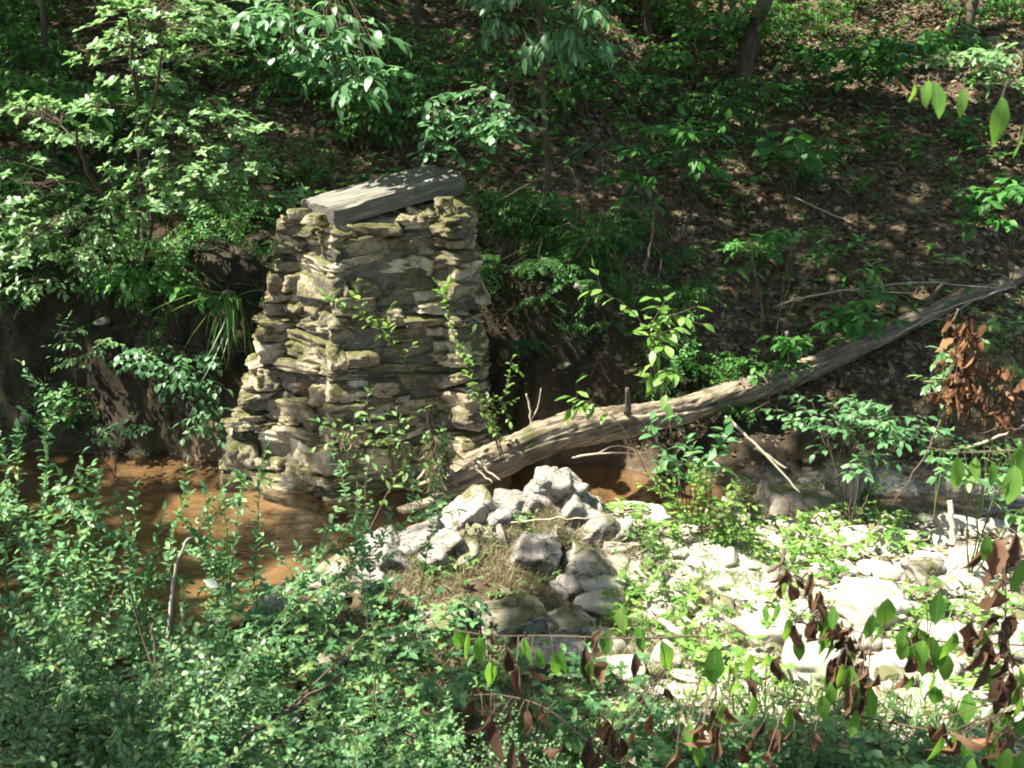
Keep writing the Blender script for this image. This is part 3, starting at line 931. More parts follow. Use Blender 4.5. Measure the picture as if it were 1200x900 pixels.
big = [  # px,py,Y,size(x,y,z),rot,mat,seed,label
    (646, 584, 5.92, (.26, .24, .36), (.1, .35, .2), 'rockpale', 21, 'pale pointed stone at the top of the rock mound'),
    (607, 596, 5.9, (.24, .22, .2), (0, .3, .5), 'rockpale', 22, 'small pale stone left of the mound top'),
    (556, 612, 5.85, (.30, .26, .30), (.2, -.5, .2), 'rock', 23, 'grey angular boulder on the left shoulder of the mound'),
    (676, 606, 5.85, (.26, .24, .24), (0, .5, 0), 'rockpale', 24, 'bright lichen-spotted stone right of the mound top'),
    (700, 622, 5.8, (.28, .24, .26), (0, .6, .3), 'rock', 25, 'dark grey fissured stone on the right shoulder of the mound'),
    (500, 650, 5.62, (.30, .24, .36), (.2, -.45, .15), 'rockpale', 26, 'tilted pale slab on the middle of the mound crest'),
    (452, 668, 5.52, (.36, .26, .34), (.15, -.6, .1), 'rockpale', 27, 'large cream coloured slab leaning on the mound crest'),
    (396, 690, 5.42, (.30, .26, .28), (.1, -.4, 0), 'rock', 28, 'grey slab low on the left of the mound beside the water'),
    (338, 712, 5.3, (.30, .26, .20), (0, -.4, .2), 'rock', 29, 'lowest grey rock where the mound meets the water'),
    (548, 660, 5.5, (.24, .2, .26), (.2, -.5, .1), 'rock', 30, 'brownish rock halfway down the mound'),
    (620, 655, 5.45, (.22, .18, .28), (.3, .5, .1), 'rockpale', 31, 'grey tilted stone in the dry grass of the mound'),
    (690, 668, 5.4, (.26, .2, .2), (.2, .4, .4), 'rock', 32, 'brown stone over the dark hollow of the mound'),
    (725, 640, 5.75, (.26, .22, .14), (0, .2, .4), 'bleached', 33, 'flat pale stone at the right foot of the mound'),
    (648, 775, 4.7, (.30, .24, .18), (.1, .1, .4), 'rockpale', 34, 'pinkish rock below the hollow behind hanging leaves'),
    (665, 738, 4.95, (.24, .2, .16), (.1, .2, .4), 'rock', 35, 'rock in the dark hollow at the foot of the mound'),
    (432, 772, 4.75, (.34, .3, .2), (0, 0, .5), 'rock', 36, 'grey rock peeping out of the green thicket below the mound'),
    (750, 610, 6.1, (.34, .28, .12), (0, 0, .3), 'bleached', 37, 'flat pale stone by the water right of the mound'),
    (935, 488, 7.15, (.50, .34, .36), (0, .2, .3), 'rock', 38, 'big brown boulder in front of the log'),
    (872, 494, 7.25, (.24, .2, .2), (0, 0, .8), 'rock', 39, 'grey boulder tucked against the log'),
    (848, 548, 6.5, (.15, .14, .13), (0, 0, .2), 'pier', 40, 'small reddish brown rock beneath the tan stick'),
    (1000, 480, 7.4, (.30, .26, .24), (0, .2, .9), 'rock', 41, 'smaller brown boulder right of the big one'),
    (1090, 592, 5.55, (.20, .16, .12), (0, 0, .6), 'rock', 42, 'dark grey stone near the bleached stub'),
    (1030, 632, 5.1, (.30, .24, .2), (.1, .3, .3), 'bleached', 43, 'large blocky pale stone in the middle of the gravel bar'),
    (560, 532, 7.9, (.40, .34, .5), (0, .1, .3), 'pier', 44, 'smooth greenish boulder at the right foot of the pier'),
    (905, 690, 4.85, (.26, .2, .12), (0, 0, .5), 'bleached', 45, 'wide flat pale stone left of the gravel bar centre'),
    (1120, 665, 4.75, (.26, .22, .14), (0, .1, .1), 'bleached', 46, 'wide pale stone near the right end of the gravel bar'),
    (600, 735, 4.95, (.30, .22, .22), (.2, -.2, .5), 'rock', 50, 'grey rock at the front foot of the mound above the hanging green leaves'),
    (520, 735, 5.0, (.26, .2, .16), (.1, -.3, .2), 'rock', 51, 'half buried rock at the lower left front of the mound'),
    (960, 720, 4.55, (.30, .26, .15), (0, 0, 1.2), 'bleached', 47, 'pale stone behind the hanging brown leaves'),
]
for (px, py, Y_, sz, rot, mt, sd, lb_) in big:
    p = at(px, py, Y_)
    gz = h1(p[0], p[1])
    p[2] = min(p[2], gz + sz[2] * .34) if py > 700 or px > 730 else p[2] - .02
    add_rock('boulder', p, np.array(sz) * 1.12, lb_, 'rock', sd, mt, rot, sub=5 if px < 760 else 4, rough=.085)

# broken slabs along the crest of the mound and down its faces
crest = resample([at(292, 742, 5.15), at(335, 712, 5.25), at(375, 685, 5.35), at(440, 660, 5.5), at(500, 648, 5.6), at(530, 618, 5.75), at(565, 603, 5.85), at(605, 602, 5.9), at(645, 575, 5.95), at(690, 602, 5.95), at(725, 625, 5.9), at(755, 640, 5.85)], 60)
CR = resample(crest, 420)
CT = unit(np.gradient(CR, axis=0)); CN = np.stack([-CT[:, 1], CT[:, 0], 0 * CT[:, 0]], -1); CN = unit(CN)
sl_ = np.concatenate([[0], np.cumsum(np.linalg.norm(np.diff(CR, axis=0), axis=1))])
kk = 110
ph = np.linspace(0, PI, kk)          # 0: water side foot, PI: front foot
gz = np.minimum(H(CR[:, 0], CR[:, 1]), CR[:, 2] - .22) - .08
hgt_ = (CR[:, 2] + .0 - gz)
endf = sst(np.minimum(sl_ / .35, (sl_[-1] - sl_) / .3))
cw_ = np.where(np.cos(ph) > 0, np.cos(ph) * .20, np.cos(ph) * .52)
BASE = CR[:, None, :] * np.array([1, 1, 0]) + CN[:, None, :] * cw_[None, :, None] * (.5 + .5 * endf[:, None, None])
BASE[..., 2] = gz[:, None] + hgt_[:, None] * (np.sin(ph)[None] ** .75) * (.45 + .55 * endf[:, None])
NR = CN[:, None, :] * np.cos(ph)[None, :, None] + np.array([0, 0, 1.0]) * np.sin(ph)[None, :, None]
wp = .10 * np.stack([fbm(BASE * 5, 3, 171), fbm(BASE * 5, 3, 172)], -1)
uu_ = sl_[:, None] * 5.2 + BASE[..., 2] * 2.6 + wp[..., 0] * 5 + 0 * ph[None]     # leaning plates
ww_ = ph[None] * 2.1 + sl_[:, None] * .7 + wp[..., 1] * 4
def cells(u, w, sd):
    iu = np.floor(u).astype(np.int64); iw = np.floor(w).astype(np.int64)
    z_ = iu * 0
    fu, fw = u - iu, w - iw
    edge = np.minimum(np.minimum(fu, 1 - fu), np.minimum(fw, 1 - fw))
    return _hash(iu, iw, z_, sd), (fu - .5) * _hash(iu, iw, z_ + 1, sd) + (fw - .5) * _hash(iu, iw, z_ + 2, sd), edge
c1, t1, e1 = cells(uu_, ww_, 5)
c2, t2, e2 = cells(uu_ * 2.3 + 3, ww_ * 1.9, 6)
disp = .055 * c1 + .075 * t1 - .05 * (1 - sst(e1 / .10)) + .016 * c2 + .03 * t2 - .014 * (1 - sst(e2 / .12)) + .03 * fbm(BASE * 9, 4, 173)
RV = BASE + NR * disp[..., None]
RV = RV + .008 * fbm(BASE * 40, 3, 174)[..., None] * NR
ii = (np.arange(419)[:, None] * kk + np.arange(kk - 1)[None]).ravel()
rq = np.stack([ii, ii + 1, ii + kk + 1, ii + kk], -1).ravel()
RVf = RV.reshape(-1, 3)
ro = mesh_np('masonry_ridge', RVf, rq, np.full(419 * (kk - 1), 4), M['ridge'], attrs={'rnd': (.5 + .5 * c1).ravel()}, loc=CR[200])
tag(ro, 'jagged pale broken masonry ridge slanting up from the water to a peak beside the log', 'stone ridge')
for k in range(44):
    j = random.randrange(60)
    c = crest[j].copy()
    dn = abs(random.gauss(.1, .3)) if k > 14 else abs(random.gauss(0, .04))
    c = c + np.array([.25 * dn, -dn, 0]) + rvec(.02)
    c[2] = c[2] - .03 if dn < .1 else h1(c[0], c[1]) + random.uniform(-.02, .03)
    s_ = random.uniform(.12, .24) if dn < .1 else random.uniform(.10, .22)
    add_rock('broken_rock', c, (s_ * random.uniform(.7, 1.0), s_ * .75, s_ * random.uniform(.9, 1.4)), 'loose broken stone lying on or below the masonry ridge', 'rock', 500 + k, 'rock' if k % 4 == 0 else 'rockpale',
             (random.gauss(.25, .25), random.gauss(-.55, .25), random.gauss(.3, .5)), sub=4, group='broken stones on the masonry ridge', rough=.08)

# many stones on the gravel bar: copies of eight shapes
protos = []
for k in range(8):
    s = [.09, .12, .08, .15, .11, .07, .1, .13][k]
    P, F = rock_verts((s * 1.3, s, s * .6), 3, 300 + k, 9, .06)
    o = mesh_np('stone', P, F.ravel(), np.full(len(F), 3), M['bleached' if k % 4 else 'rock'], attrs={'rnd': np.full(len(P), k / 8)})
    tag(o, 'loose stone lying on the sunlit gravel bar', 'stone', 'loose stones on the gravel bar')
    protos.append(o)
cnt = 0
for k in range(900):
    if cnt >= 230: break
    if k % 3:
        px, py = random.uniform(700, 1230), random.uniform(575, 800)
    else:
        px, py = random.uniform(760, 1200), random.uniform(520, 620)
    p = g_at(px, py)
    if p[2] < -.1 or p[1] > Ynear(p[0]) + .1: continue
    o = protos[cnt] if cnt < 8 else protos[random.randrange(8)].copy()
    if cnt >= 8: COL.objects.link(o)
    sc = random.choice([.5, .6, .8, 1.0, 1.3, 1.6])
    o.location = (p[0], p[1], p[2] + .01)
    o.scale = (sc, sc, sc); o.rotation_euler = (random.gauss(0, .15), random.gauss(0, .15), random.uniform(0, 6))
    cnt += 1

# ------------------------------------------------------------------ scattered litter, dry grass, groundcover  (stuff)
def scatter(n, x0, x1, y0, y1, keep):
    x = rng.uniform(x0, x1, n); y = rng.uniform(y0, y1, n)
    m = keep(x, y)
    x, y = x[m], y[m]
    return x, y, H(x, y)


def terr_n(x, y, e=.04):
    n = np.stack([-(H(x + e, y) - H(x - e, y)) / (2 * e), -(H(x, y + e) - H(x, y - e)) / (2 * e), np.ones_like(x)], -1)
    return unit(n)


def litter(name, label, n, box, keep, L0, L1, tilt, mat, wr=.6, lift=.006, rmap=None, kind='mid'):
    x, y, z = scatter(n, *box, keep)
    N_ = terr_n(x, y)
    m = len(x)
    a = rng.uniform(0, 2 * PI, m)
    d = np.stack([np.cos(a), np.sin(a), np.zeros(m)], -1)
    d = unit(d - (d * N_).sum(-1, keepdims=True) * N_ + N_ * rng.normal(0, tilt, (m, 1)))
    nn = unit(N_ + rng.normal(0, tilt, (m, 3)))
    Lf = rng.uniform(L0, L1, m)
    lb = Leaves(kind, .35, .3)
    lb.extend(list(np.stack([x, y, z + lift], -1)), list(d), list(nn), list(Lf), list(Lf * wr * rng.uniform(.7, 1.3, m)), list(rng.random(m) if rmap is None else rmap(m)))
    o = lb.build(name, M[mat])
    return tag(o, label, 'leaf litter' if 'litter' in name else 'ground cover', kind='stuff')


litter('leaf_litter', 'brown dead leaves covering the wooded hillside', 120000, (-6, 9, 8.0, 17),
       lambda x, y: (y - Yfar(x) > .55 + .3 * rng.random(len(x))) & (rng.random(len(x)) < np.clip(1.6 - (y - 9) / 8, .35, 1)), .035, .085, .4, 'litter')
litter('bank_litter', 'brown leaves and bark bits on the gravel and under the log', 16000, (-.5, 6, 3.2, 9),
       lambda x, y: (np.abs(H(x, y)) > .06) & (H(x, y) > .02) & ((vnoise(np.stack([x * 1.4, y * 1.4, x * 0], -1), 8) > .15) | (y > 6.0)) , .025, .07, .4, 'litter')
litter('near_litter', 'dead leaves on the ground beneath the near thicket', 14000, (-5, 4, 1.5, 5.2), lambda x, y: (H(x, y) > .02) & ((x < .5) | (y < 3.7) | (rng.random(len(x)) < .15)), .04, .09, .4, 'litter')


def blades(name, label, n, box, keep, h0, h1_, mat, wr=.06, lean=.35, kind='low', cat='grass'):
    x, y, z = scatter(n, *box, keep)
    m = len(x)
    a = rng.uniform(0, 2 * PI, m)
    N_ = terr_n(x, y)
    d = unit(N_ * .6 + np.array([0, 0, .6]) + rng.normal(0, lean, (m, 3)))
    nn = np.stack([np.cos(a), np.sin(a), rng.uniform(0, .6, m)], -1)
    Lf = rng.uniform(h0, h1_, m)
    lb = Leaves(kind, .5, .15)
    lb.extend(list(np.stack([x, y, z - .01], -1)), list(d), list(nn), list(Lf), list(Lf * wr), list(rng.random(m)))
    return tag(lb.build(name, M[mat]), label, cat, kind='stuff')


def mound_mask(x, y):
    A, B = np.array([-1.35, 5.25]), np.array([.42, 5.98]); AB = B - A; L = np.hypot(*AB); u = AB / L
    t = ((x - A[0]) * u[0] + (y - A[1]) * u[1]) / L; p = (x - A[0]) * (-u[1]) + (y - A[1]) * u[0]
    return (t > .05) & (t < 1.2) & (p < -.15) & (p > -1.45)


clump = lambda x, y, s=3.0, th=0.0, sd=50: vnoise(np.stack([x * s, y * s, x * 0], -1), sd) > th
blades('dry_grass', 'dry brown grass and moss matted over the rock mound', 130000, (-1.8, 1.2, 4.0, 6.4), lambda x, y: mound_mask(x, y) & clump(x, y, 5, -.45, 52), .025, .09, 'drygrass', .05, .75)
sel = rng.integers(0, 419, 60000) * kk + (rng.uniform(.52, .97, 60000) * kk).astype(int)
gp = RVf[sel] + rng.normal(0, .008, (60000, 3)); gn = NR.reshape(-1, 3)[sel]
gm = (vnoise(gp * 5.5, 77) + .9 * ((sel % kk) / kk - .72) > -.02)
gp, gn = gp[gm], gn[gm]; ng = len(gp)
lb = Leaves('low', .6, .15)
gL = rng.uniform(.02, .075, ng)
lb.extend(list(gp), list(unit(gn * .5 + [0, 0, .15] + rng.normal(0, .6, (ng, 3)))), list(rng.normal(0, 1, (ng, 3))), list(gL), list(gL * .055), list(rng.random(ng)))
tag(lb.build('ridge_moss', M['drygrass']), 'dry moss and brown grass matted on the near side of the masonry ridge', 'moss', kind='stuff')
blades('green_grass', 'fresh green grass growing among the gravel stones', 16000, (.0, 5.5, 4.2, 7.0), lambda x, y: (H(x, y) > .08) & clump(x, y, 2.6, .12, 53), .03, .11, 'grass', .08, .6)
blades('bank_grass', 'grass and moss hanging on the dark cut bank', 26000, (-5, 5, 7.6, 9.6), lambda x, y: (y - Yfar(x) > .1) & (y - Yfar(x) < 1.0) & clump(x, y, 2.2, .1, 54), .05, .16, 'fern', .07, .9)
blades('hanging_roots', 'thin brown roots hanging on the dark cut bank', 5000, (-5, 2.8, 7.9, 9.2), lambda x, y: (y - Yfar(x) > .05) & (y - Yfar(x) < .75) & clump(x, y, 2.6, -.1, 64), .1, .38, 'litter', .012, .6, cat='roots')
blades('near_grass', 'grass and weeds under the hanging leaves at the lower right', 9000, (.0, 3.2, 2.6, 4.3), lambda x, y: clump(x, y, 2.2, -.2, 60), .04, .16, 'grass', .09, .6)
# small round-leaved ground cover
def groundcover(name, label, n, box, keep, s0, s1, mat, hmax=.08):
    x, y, z = scatter(n, *box, keep)
    lb = Leaves('mid', .2, .15)
    for i in range(len(x)):
        hgt = random.uniform(.01, hmax)
        a0 = random.uniform(0, 6.28)
        k = random.randint(3, 6)
        s = random.uniform(s0, s1); r = random.random()
        for j in range(k):
            a = a0 + j * 6.28 / k + random.gauss(0, .2)
            d = np.array([math.cos(a), math.sin(a), random.gauss(.15, .25)])
            lb.add(np.array([x[i], y[i], z[i] + hgt]), d, UP + rvec(.25), s * random.uniform(.7, 1.2), s * .5, min(1, max(0, r + random.gauss(0, .15))))
    return tag(lb.build(name, M[mat]), label, 'ground cover', kind='stuff')


groundcover('bar_groundcover', 'pale green seedlings carpeting the gravel bar', 3600, (.4, 4.8, 4.3, 7.2), lambda x, y: (H(x, y) > .06) & clump(x, y, 1.8, .0, 56) & ~((x > 1.0) & (x < 2.7) & (y > 4.3) & (y < 5.6) & (rng.random(len(x)) < .4)), .025, .06, 'yellowgreen', .12)
groundcover('mound_groundcover', 'small green weeds on the front of the rock mound', 700, (-1.6, .8, 4.6, 5.9), lambda x, y: (H(x, y) > .06) & clump(x, y, 3, .1, 57), .02, .045, 'grass', .07)
groundcover('slope_groundcover', 'low dark green plants scattered on the hillside', 3200, (-6, 8, 8.6, 16), lambda x, y: (y - Yfar(x) > .6) & (clump(x, y, 1.1, .1, 58) | (x < -1)), .05, .11, 'understory', .22)
groundcover('near_groundcover', 'green weeds under the near thicket', 6500, (-3.5, 3.2, 2.2, 5.0), lambda x, y: (H(x, y) > .05) & (clump(x, y, 2, -.2, 59) | (x < -.2)) & ~((x > .6) & (y > 3.9)), .03, .06, 'privet', .25)

# ------------------------------------------------------------------ hero plants
def plant(name, loc, label, cat='shrub', group=None):
    return empty(name, loc, label, cat, group), Tubes(5)


def finish(root, tb, lb, lmat, smat='twig', part='foliage', spart='stems'):
    if lb.p: lb.build(part, M[lmat], root)
    tb.build(spart, M[smat], root)


# upper left azalea-like shrub with whorled leaves in tiers
root = np.array([-2.95, 8.6, 0.]); root[2] = h1(root[0], root[1]) - .05
r, tb = plant('azalea_shrub', root, 'big sunlit shrub with tiers of whorled pale leaves left of the pier')
lb = Leaves('high', .18, .2)
stems = [bez(root, at(200, 170, 7.9), (-.1, .2, .2), 9, .03), bez(root, at(190, 60, 7.4), (-.2, .2, .2), 9, .03), bez(root, at(90, 150, 7.6), (-.2, 0, .2), 9, .03),
         bez(root, at(150, 20, 7.6), (0, .3, .3), 9, .03)]
for s in stems: tb.add(s, .022, .009, sides=6)
tiers = [  # px,py,Y, rx,ry,rz(m), n
    (200, 30, 7.0, .50, .35, .16, 34), (150, 60, 7.1, .34, .3, .10, 16), (245, 60, 7.0, .3, .25, .10, 12), (180, 95, 7.1, .28, .3, .05, 13), (200, 5, 7.1, .5, .3, .12, 18),
    (50, 130, 7.0, .42, .3, .07, 22), (110, 125, 7.05, .2, .25, .05, 10), (90, 158, 7.1, .25, .25, .04, 12),
    (225, 130, 7.0, .40, .3, .07, 20), (270, 150, 6.95, .32, .25, .09, 18), (200, 150, 7.0, .22, .25, .06, 10), (220, 175, 7.0, .45, .3, .08, 22), (190, 205, 6.95, .42, .3, .09, 22), (255, 200, 6.95, .4, .3, .10, 22),
    (165, 230, 6.95, .3, .25, .07, 14), (240, 232, 6.95, .34, .25, .06, 14), (320, 230, 6.95, .12, .15, .05, 6), (25, 215, 7.3, .3, .3, .2, 10), (20, 300, 7.1, .28, .25, .05, 12), (60, 280, 7.3, .3, .3, .1, 9),
]
for (px, py, Yt, rx, ry, rz, n) in tiers:
    c = at(px, py, Yt + .9); rx *= 1.12; rz *= 1.08
    src = min((s[-1 - q] for s in stems for q in range(5)), key=lambda a: np.linalg.norm(a - c))
    fill(tb, lb, src, c, (rx, ry, rz), int(n * 1.5), .16, .074, .032, .03, 'whorl', .0, .25)
finish(r, tb, lb, 'azalea')

# broad leaved branch entering at the top, left of centre
root = at(330, -140, 9.0)
r, tb = plant('overhanging_branch', root, 'branch with big bright oval leaves hanging in at the top edge above the pier', 'branch')
lb = Leaves('high', .25, .2)
for (px, py, Yt, rad, n) in [(345, 10, 7.0, (.32, .25, .12), 14), (400, 30, 6.9, (.26, .25, .14), 12), (430, 75, 6.8, (.16, .2, .06), 9), (415, 95, 6.8, (.14, .15, .05), 6), (345, 55, 7.2, (.2, .2, .1), 6)]:
    fill(tb, lb, root, at(px, py, Yt + .9), np.array(rad) * 1.12, int(n * 1.2), .28, .118, .05, .055, 'alt', .15, .4)
finish(r, tb, lb, 'broad')

# sapling with slender trunk in the middle
sb = at(640, 250, 9.0); sb[2] = h1(sb[0], sb[1])
r, tb = plant('sapling', sb, 'slender brown sapling with drooping leaves behind the beam end', 'sapling')
trunk = resample([sb - UP * .05, at(642, 200, 8.95), at(636, 110, 8.8), at(634, 40, 8.7), at(628, -60, 8.6), at(640, -220, 8.6)], 18)
tb.add(trunk, .024, .014, sides=8)
lb = Leaves('high', .3, .25)
for (px, py, Yt, rad, n, dr) in [(590, 22, 8.3, (.18, .2, .05), 6, .6), (625, 45, 8.2, (.18, .2, .06), 8, .9), (650, 35, 8.2, (.14, .2, .06), 6, .9), (685, 45, 8.3, (.14, .2, .06), 6, .9),
                                 (690, 5, 8.3, (.2, .2, .05), 6, .6), (600, -10, 8.4, (.3, .2, .1), 8, .4)]:
    fill(tb, lb, trunk[11], at(px, py, Yt), rad, n, .22, .11, .04, .045, 'alt', dr, .4)
finish(r, tb, lb, 'broad', 'bark', 'foliage', 'trunk')
# glossy oval leaved bough
root = at(640, 100, 8.85)
r, tb = plant('leafy_bough', root, 'bough of glossy bluish oval leaves above the right end of the beam', 'branch')
lb = Leaves('high', .15, .12)
for (px, py, Yt, rad, n) in [(520, 130, 7.9, (.16, .2, .14), 9), (560, 110, 7.9, (.2, .2, .08), 9), (545, 150, 7.8, (.25, .2, .10), 14), (590, 150, 7.8, (.2, .2, .08), 11), (515, 175, 7.8, (.12, .15, .08), 6), (600, 130, 7.9, (.16, .2, .06), 6)]:
    fill(tb, lb, at(600, 97, 8.4), at(px, py, Yt), rad, n, .2, .085, .045, .04, 'alt', .15, .4)
tb.add(bez(root, at(600, 97, 8.4), (0, 0, .05)), .009, .007)
finish(r, tb, lb, 'broad')

# right-hand understory sprays on the slope
def simple_plant(name, px, py, Yb, h, label, tiers, Ll, Lw, sp, mat, kind='mid', cat='plant', mode='alt', smat='greenstem', group=None, droop=.15, rt=.0022, base=None, tw=.24):
    b = np.array(base, float) if base is not None else at(px, py, Yb)
    if base is None: b[2] = h1(b[0], b[1]) - .02
    r, tb = plant(name, b, label, cat, group)
    lb = Leaves(kind, .25, .2)
    for (tx, ty, Yt, rad, n) in tiers:
        c = at(tx, ty, Yt)
        fill(tb, lb, b, c, rad, n, tw, Ll, Lw, sp, mode, droop, .35, rt)
    finish(r, tb, lb, mat, smat)
    return r


simple_plant('understory_shrub', 800, 260, 9.4, 1, 'dim green shrub with flat leaf sprays right of the sapling', [(770, 150, 8.9, (.28, .2, .05), 10), (820, 150, 8.9, (.26, .2, .06), 12), (810, 185, 8.9, (.3, .2, .05), 12), (740, 172, 9, (.2, .2, .04), 7), (745, 205, 8.9, (.24, .2, .04), 7)],
             .12, .05, .05, 'understory', 'high', 'shrub', smat='twig')
simple_plant('understory_shrub', 930, 230, 10.6, 1, 'low plant with large round dark leaves on the leafy slope', [(900, 168, 10.3, (.15, .15, .04), 4), (945, 160, 10.3, (.18, .15, .04), 4), (925, 185, 10.2, (.2, .15, .03), 4)],
             .17, .11, .09, 'understory', 'high', 'plant')
simple_plant('understory_shrub', 1190, 290, 9.5, 1, 'shrub with star-shaped leaf sprays at the right edge above the log', [(1140, 232, 9.0, (.22, .2, .05), 8), (1175, 225, 9, (.2, .2, .05), 8), (1160, 255, 9, (.26, .2, .05), 8), (1200, 215, 9, (.2, .2, .06), 7)],
             .12, .05, .05, 'understory', 'high', 'shrub', smat='twig')
simple_plant('understory_shrub', 1030, 110, 13.2, 1, 'broad flat-topped green shrub high on the slope', [(1000, 60, 12.6, (.5, .3, .08), 16), (1060, 50, 12.4, (.5, .3, .1), 16), (1110, 45, 12.3, (.4, .3, .1), 12), (1010, 85, 12.4, (.35, .3, .05), 8), (960, 60, 12.6, (.3, .3, .06), 8)],
             .16, .075, .07, 'understory', 'mid', 'shrub', smat='twig', tw=.35)
simple_plant('understory_shrub', 1180, 130, 12.0, 1, 'sun-flecked green shrub at the upper right edge', [(1140, 70, 11.5, (.4, .3, .06), 12), (1180, 60, 11.5, (.4, .3, .1), 14), (1190, 95, 11.4, (.3, .3, .05), 8)],
             .13, .06, .06, 'azalea', 'mid', 'shrub', smat='twig', tw=.3)
simple_plant('understory_shrub', 860, 60, 13.4, 1, 'green shrub around the foot of the leaning trunk', [(830, 30, 12.9, (.4, .3, .15), 14), (870, 15, 12.9, (.3, .3, .12), 10), (800, 60, 12.9, (.35, .3, .1), 10)],
             .15, .07, .07, 'understory', 'mid', 'shrub', smat='twig', tw=.3)
simple_plant('bank_shrub', 905, 300, 8.6, 1, 'small fern-like green plant on the bank above the log', [(880, 285, 8.3, (.14, .12, .06), 7), (935, 275, 8.4, (.16, .12, .06), 8), (960, 300, 8.4, (.14, .1, .05), 7)],
             .07, .03, .03, 'understory', 'mid')
simple_plant('trailing_plant', 1010, 410, 8.8, 1, 'large-leaved green plant trailing over the log middle', [(1030, 350, 8.4, (.2, .15, .06), 7), (985, 370, 8.3, (.2, .15, .06), 8), (940, 400, 8.1, (.2, .15, .05), 7), (1010, 375, 8.3, (.2, .15, .08), 7)],
             .12, .055, .05, 'understory', 'high')
simple_plant('trailing_plant', 905, 450, 8.3, 1, 'green leafy stems behind the log at the boulder', [(885, 425, 8.1, (.2, .1, .06), 6), (915, 420, 8.1, (.16, .1, .05), 6)],
             .08, .04, .04, 'understory', 'high')
simple_plant('pale_plant', 1015, 315, 8.7, 1, 'single bright five-leaved seedling on the upper bank', [(1020, 315, 8.5, (.09, .08, .03), 4)], .12, .05, .05, 'yellowgreen', 'high', tw=.1)

# left bank: plants hanging on the dark cut
simple_plant('hanging_plant', 200, 345, 8.6, 1, 'leafy plant hanging on the dark bank left of the grass tuft', [(190, 325, 8.1, (.3, .12, .1), 10), (150, 320, 8.2, (.25, .12, .08), 7), (235, 340, 8.0, (.22, .12, .08), 7)], .085, .042, .04, 'understory', 'high', droop=.25, smat='twig')
simple_plant('hanging_plant', 205, 430, 8.4, 1, 'round-leaved plant low on the dark bank left of the pier', [(205, 420, 7.95, (.3, .12, .12), 14), (170, 415, 8.0, (.25, .12, .08), 9), (225, 450, 7.9, (.22, .1, .09), 10), (240, 480, 7.85, (.16, .1, .07), 6), (235, 500, 7.85, (.1, .1, .05), 4)],
             .07, .04, .035, 'broad', 'high', droop=.3, smat='twig')
simple_plant('hanging_plant', 90, 440, 8.3, 1, 'glinting small-leaved sprig on the dark left bank', [(90, 415, 8.0, (.15, .1, .12), 7), (75, 395, 8.0, (.12, .1, .1), 5), (120, 400, 8.0, (.1, .1, .05), 4)], .06, .025, .03, 'azalea', 'mid', droop=.3, smat='twig')
simple_plant('hanging_plant', 130, 520, 7.9, 1, 'small sprig by the water on the left', [(140, 500, 7.7, (.16, .1, .05), 6), (110, 515, 7.7, (.12, .1, .05), 4)], .06, .028, .03, 'broad', 'mid', droop=.3, smat='twig')
simple_plant('hanging_plant', 60, 370, 8.6, 1, 'dark leafy shrub overhanging the left bank', [(40, 330, 8.4, (.3, .12, .1), 12), (110, 300, 8.3, (.3, .15, .1), 12), (30, 260, 8.2, (.35, .15, .15), 14), (110, 250, 8.2, (.35, .15, .12), 12), (150, 280, 8.2, (.35, .15, .1), 12)], .07, .034, .035, 'azalea', 'mid', droop=.2, smat='twig')

# grass tuft hanging from the left bank
b = at(268, 345, 7.9)
r, tb = plant('grass_tuft', b, 'long green grass tuft drooping down the bank just left of the pier', 'grass tuft')
lb = Leaves('high', .9, .1)
for k in range(46):
    a = random.uniform(0, 6.28)
    lb.add(b + rvec(.03), np.array([math.cos(a) * .5, math.sin(a) * .4 - .2, .5 - random.random() * 1.5]), np.array([math.cos(a), math.sin(a), .8]), random.uniform(.22, .42), .010)
lb.build('blades', M['grass'], r)

# ferns on the shadowed bank
def fern(px, py, Y_, L, n, label, seed):
    random.seed(seed)
    b = at(px, py, Y_)
    b[1] = b[1]; r, tb = plant('fern', b, label, 'fern')
    lb = Leaves('low', .2, .1)
    for k in range(n):
        a = -PI / 2 + random.gauss(0, 1.0)
        P = path(b, (math.cos(a), math.sin(a), .6), L * random.uniform(.7, 1.1), 8, pull=(0, 0, -1.6), wob=.05)
        tb.add(P, .002, .001, sides=3)
        m = 22
        Q = resample(P, m)
        for i in range(2, m):
            T = unit(Q[i] - Q[i - 1]); sd = unit(np.cross(T, UP))
            for s in (1, -1):
                lb.add(Q[i], sd * s + T * .35, UP + rvec(.1), L * .2 * math.sin(PI * (i / m) ** .7 * .95 + .05), L * .045)
    finish(r, tb, lb, 'fern', 'greenstem', 'fronds', 'stalks')


fern(680, 330, 8.4, .38, 7, 'small fern on the dark bank right of the pier', 5)
fern(605, 400, 8.25, .34, 6, 'fern low in the shade beside the pier right edge', 6)
fern(815, 330, 8.5, .3, 6, 'fern below the hanging root on the shaded bank', 7)
fern(860, 315, 8.7, .3, 6, 'fern right of the hanging root', 8)
fern(630, 305, 8.5, .36, 7, 'fern at the bank top behind the pier', 9)
fern(1110, 300, 9.2, .3, 6, 'fern above the upper log at the right', 10)
fern(640, 350, 8.4, .3, 6, 'fern in the bare hollow between pier and arching sapling', 11)
fern(720, 380, 8.3, .28, 6, 'fern in the shade behind the arching sapling', 12)
fern(580, 300, 8.5, .3, 6, 'fern just behind the top right corner of the pier', 13)
random.seed(77)

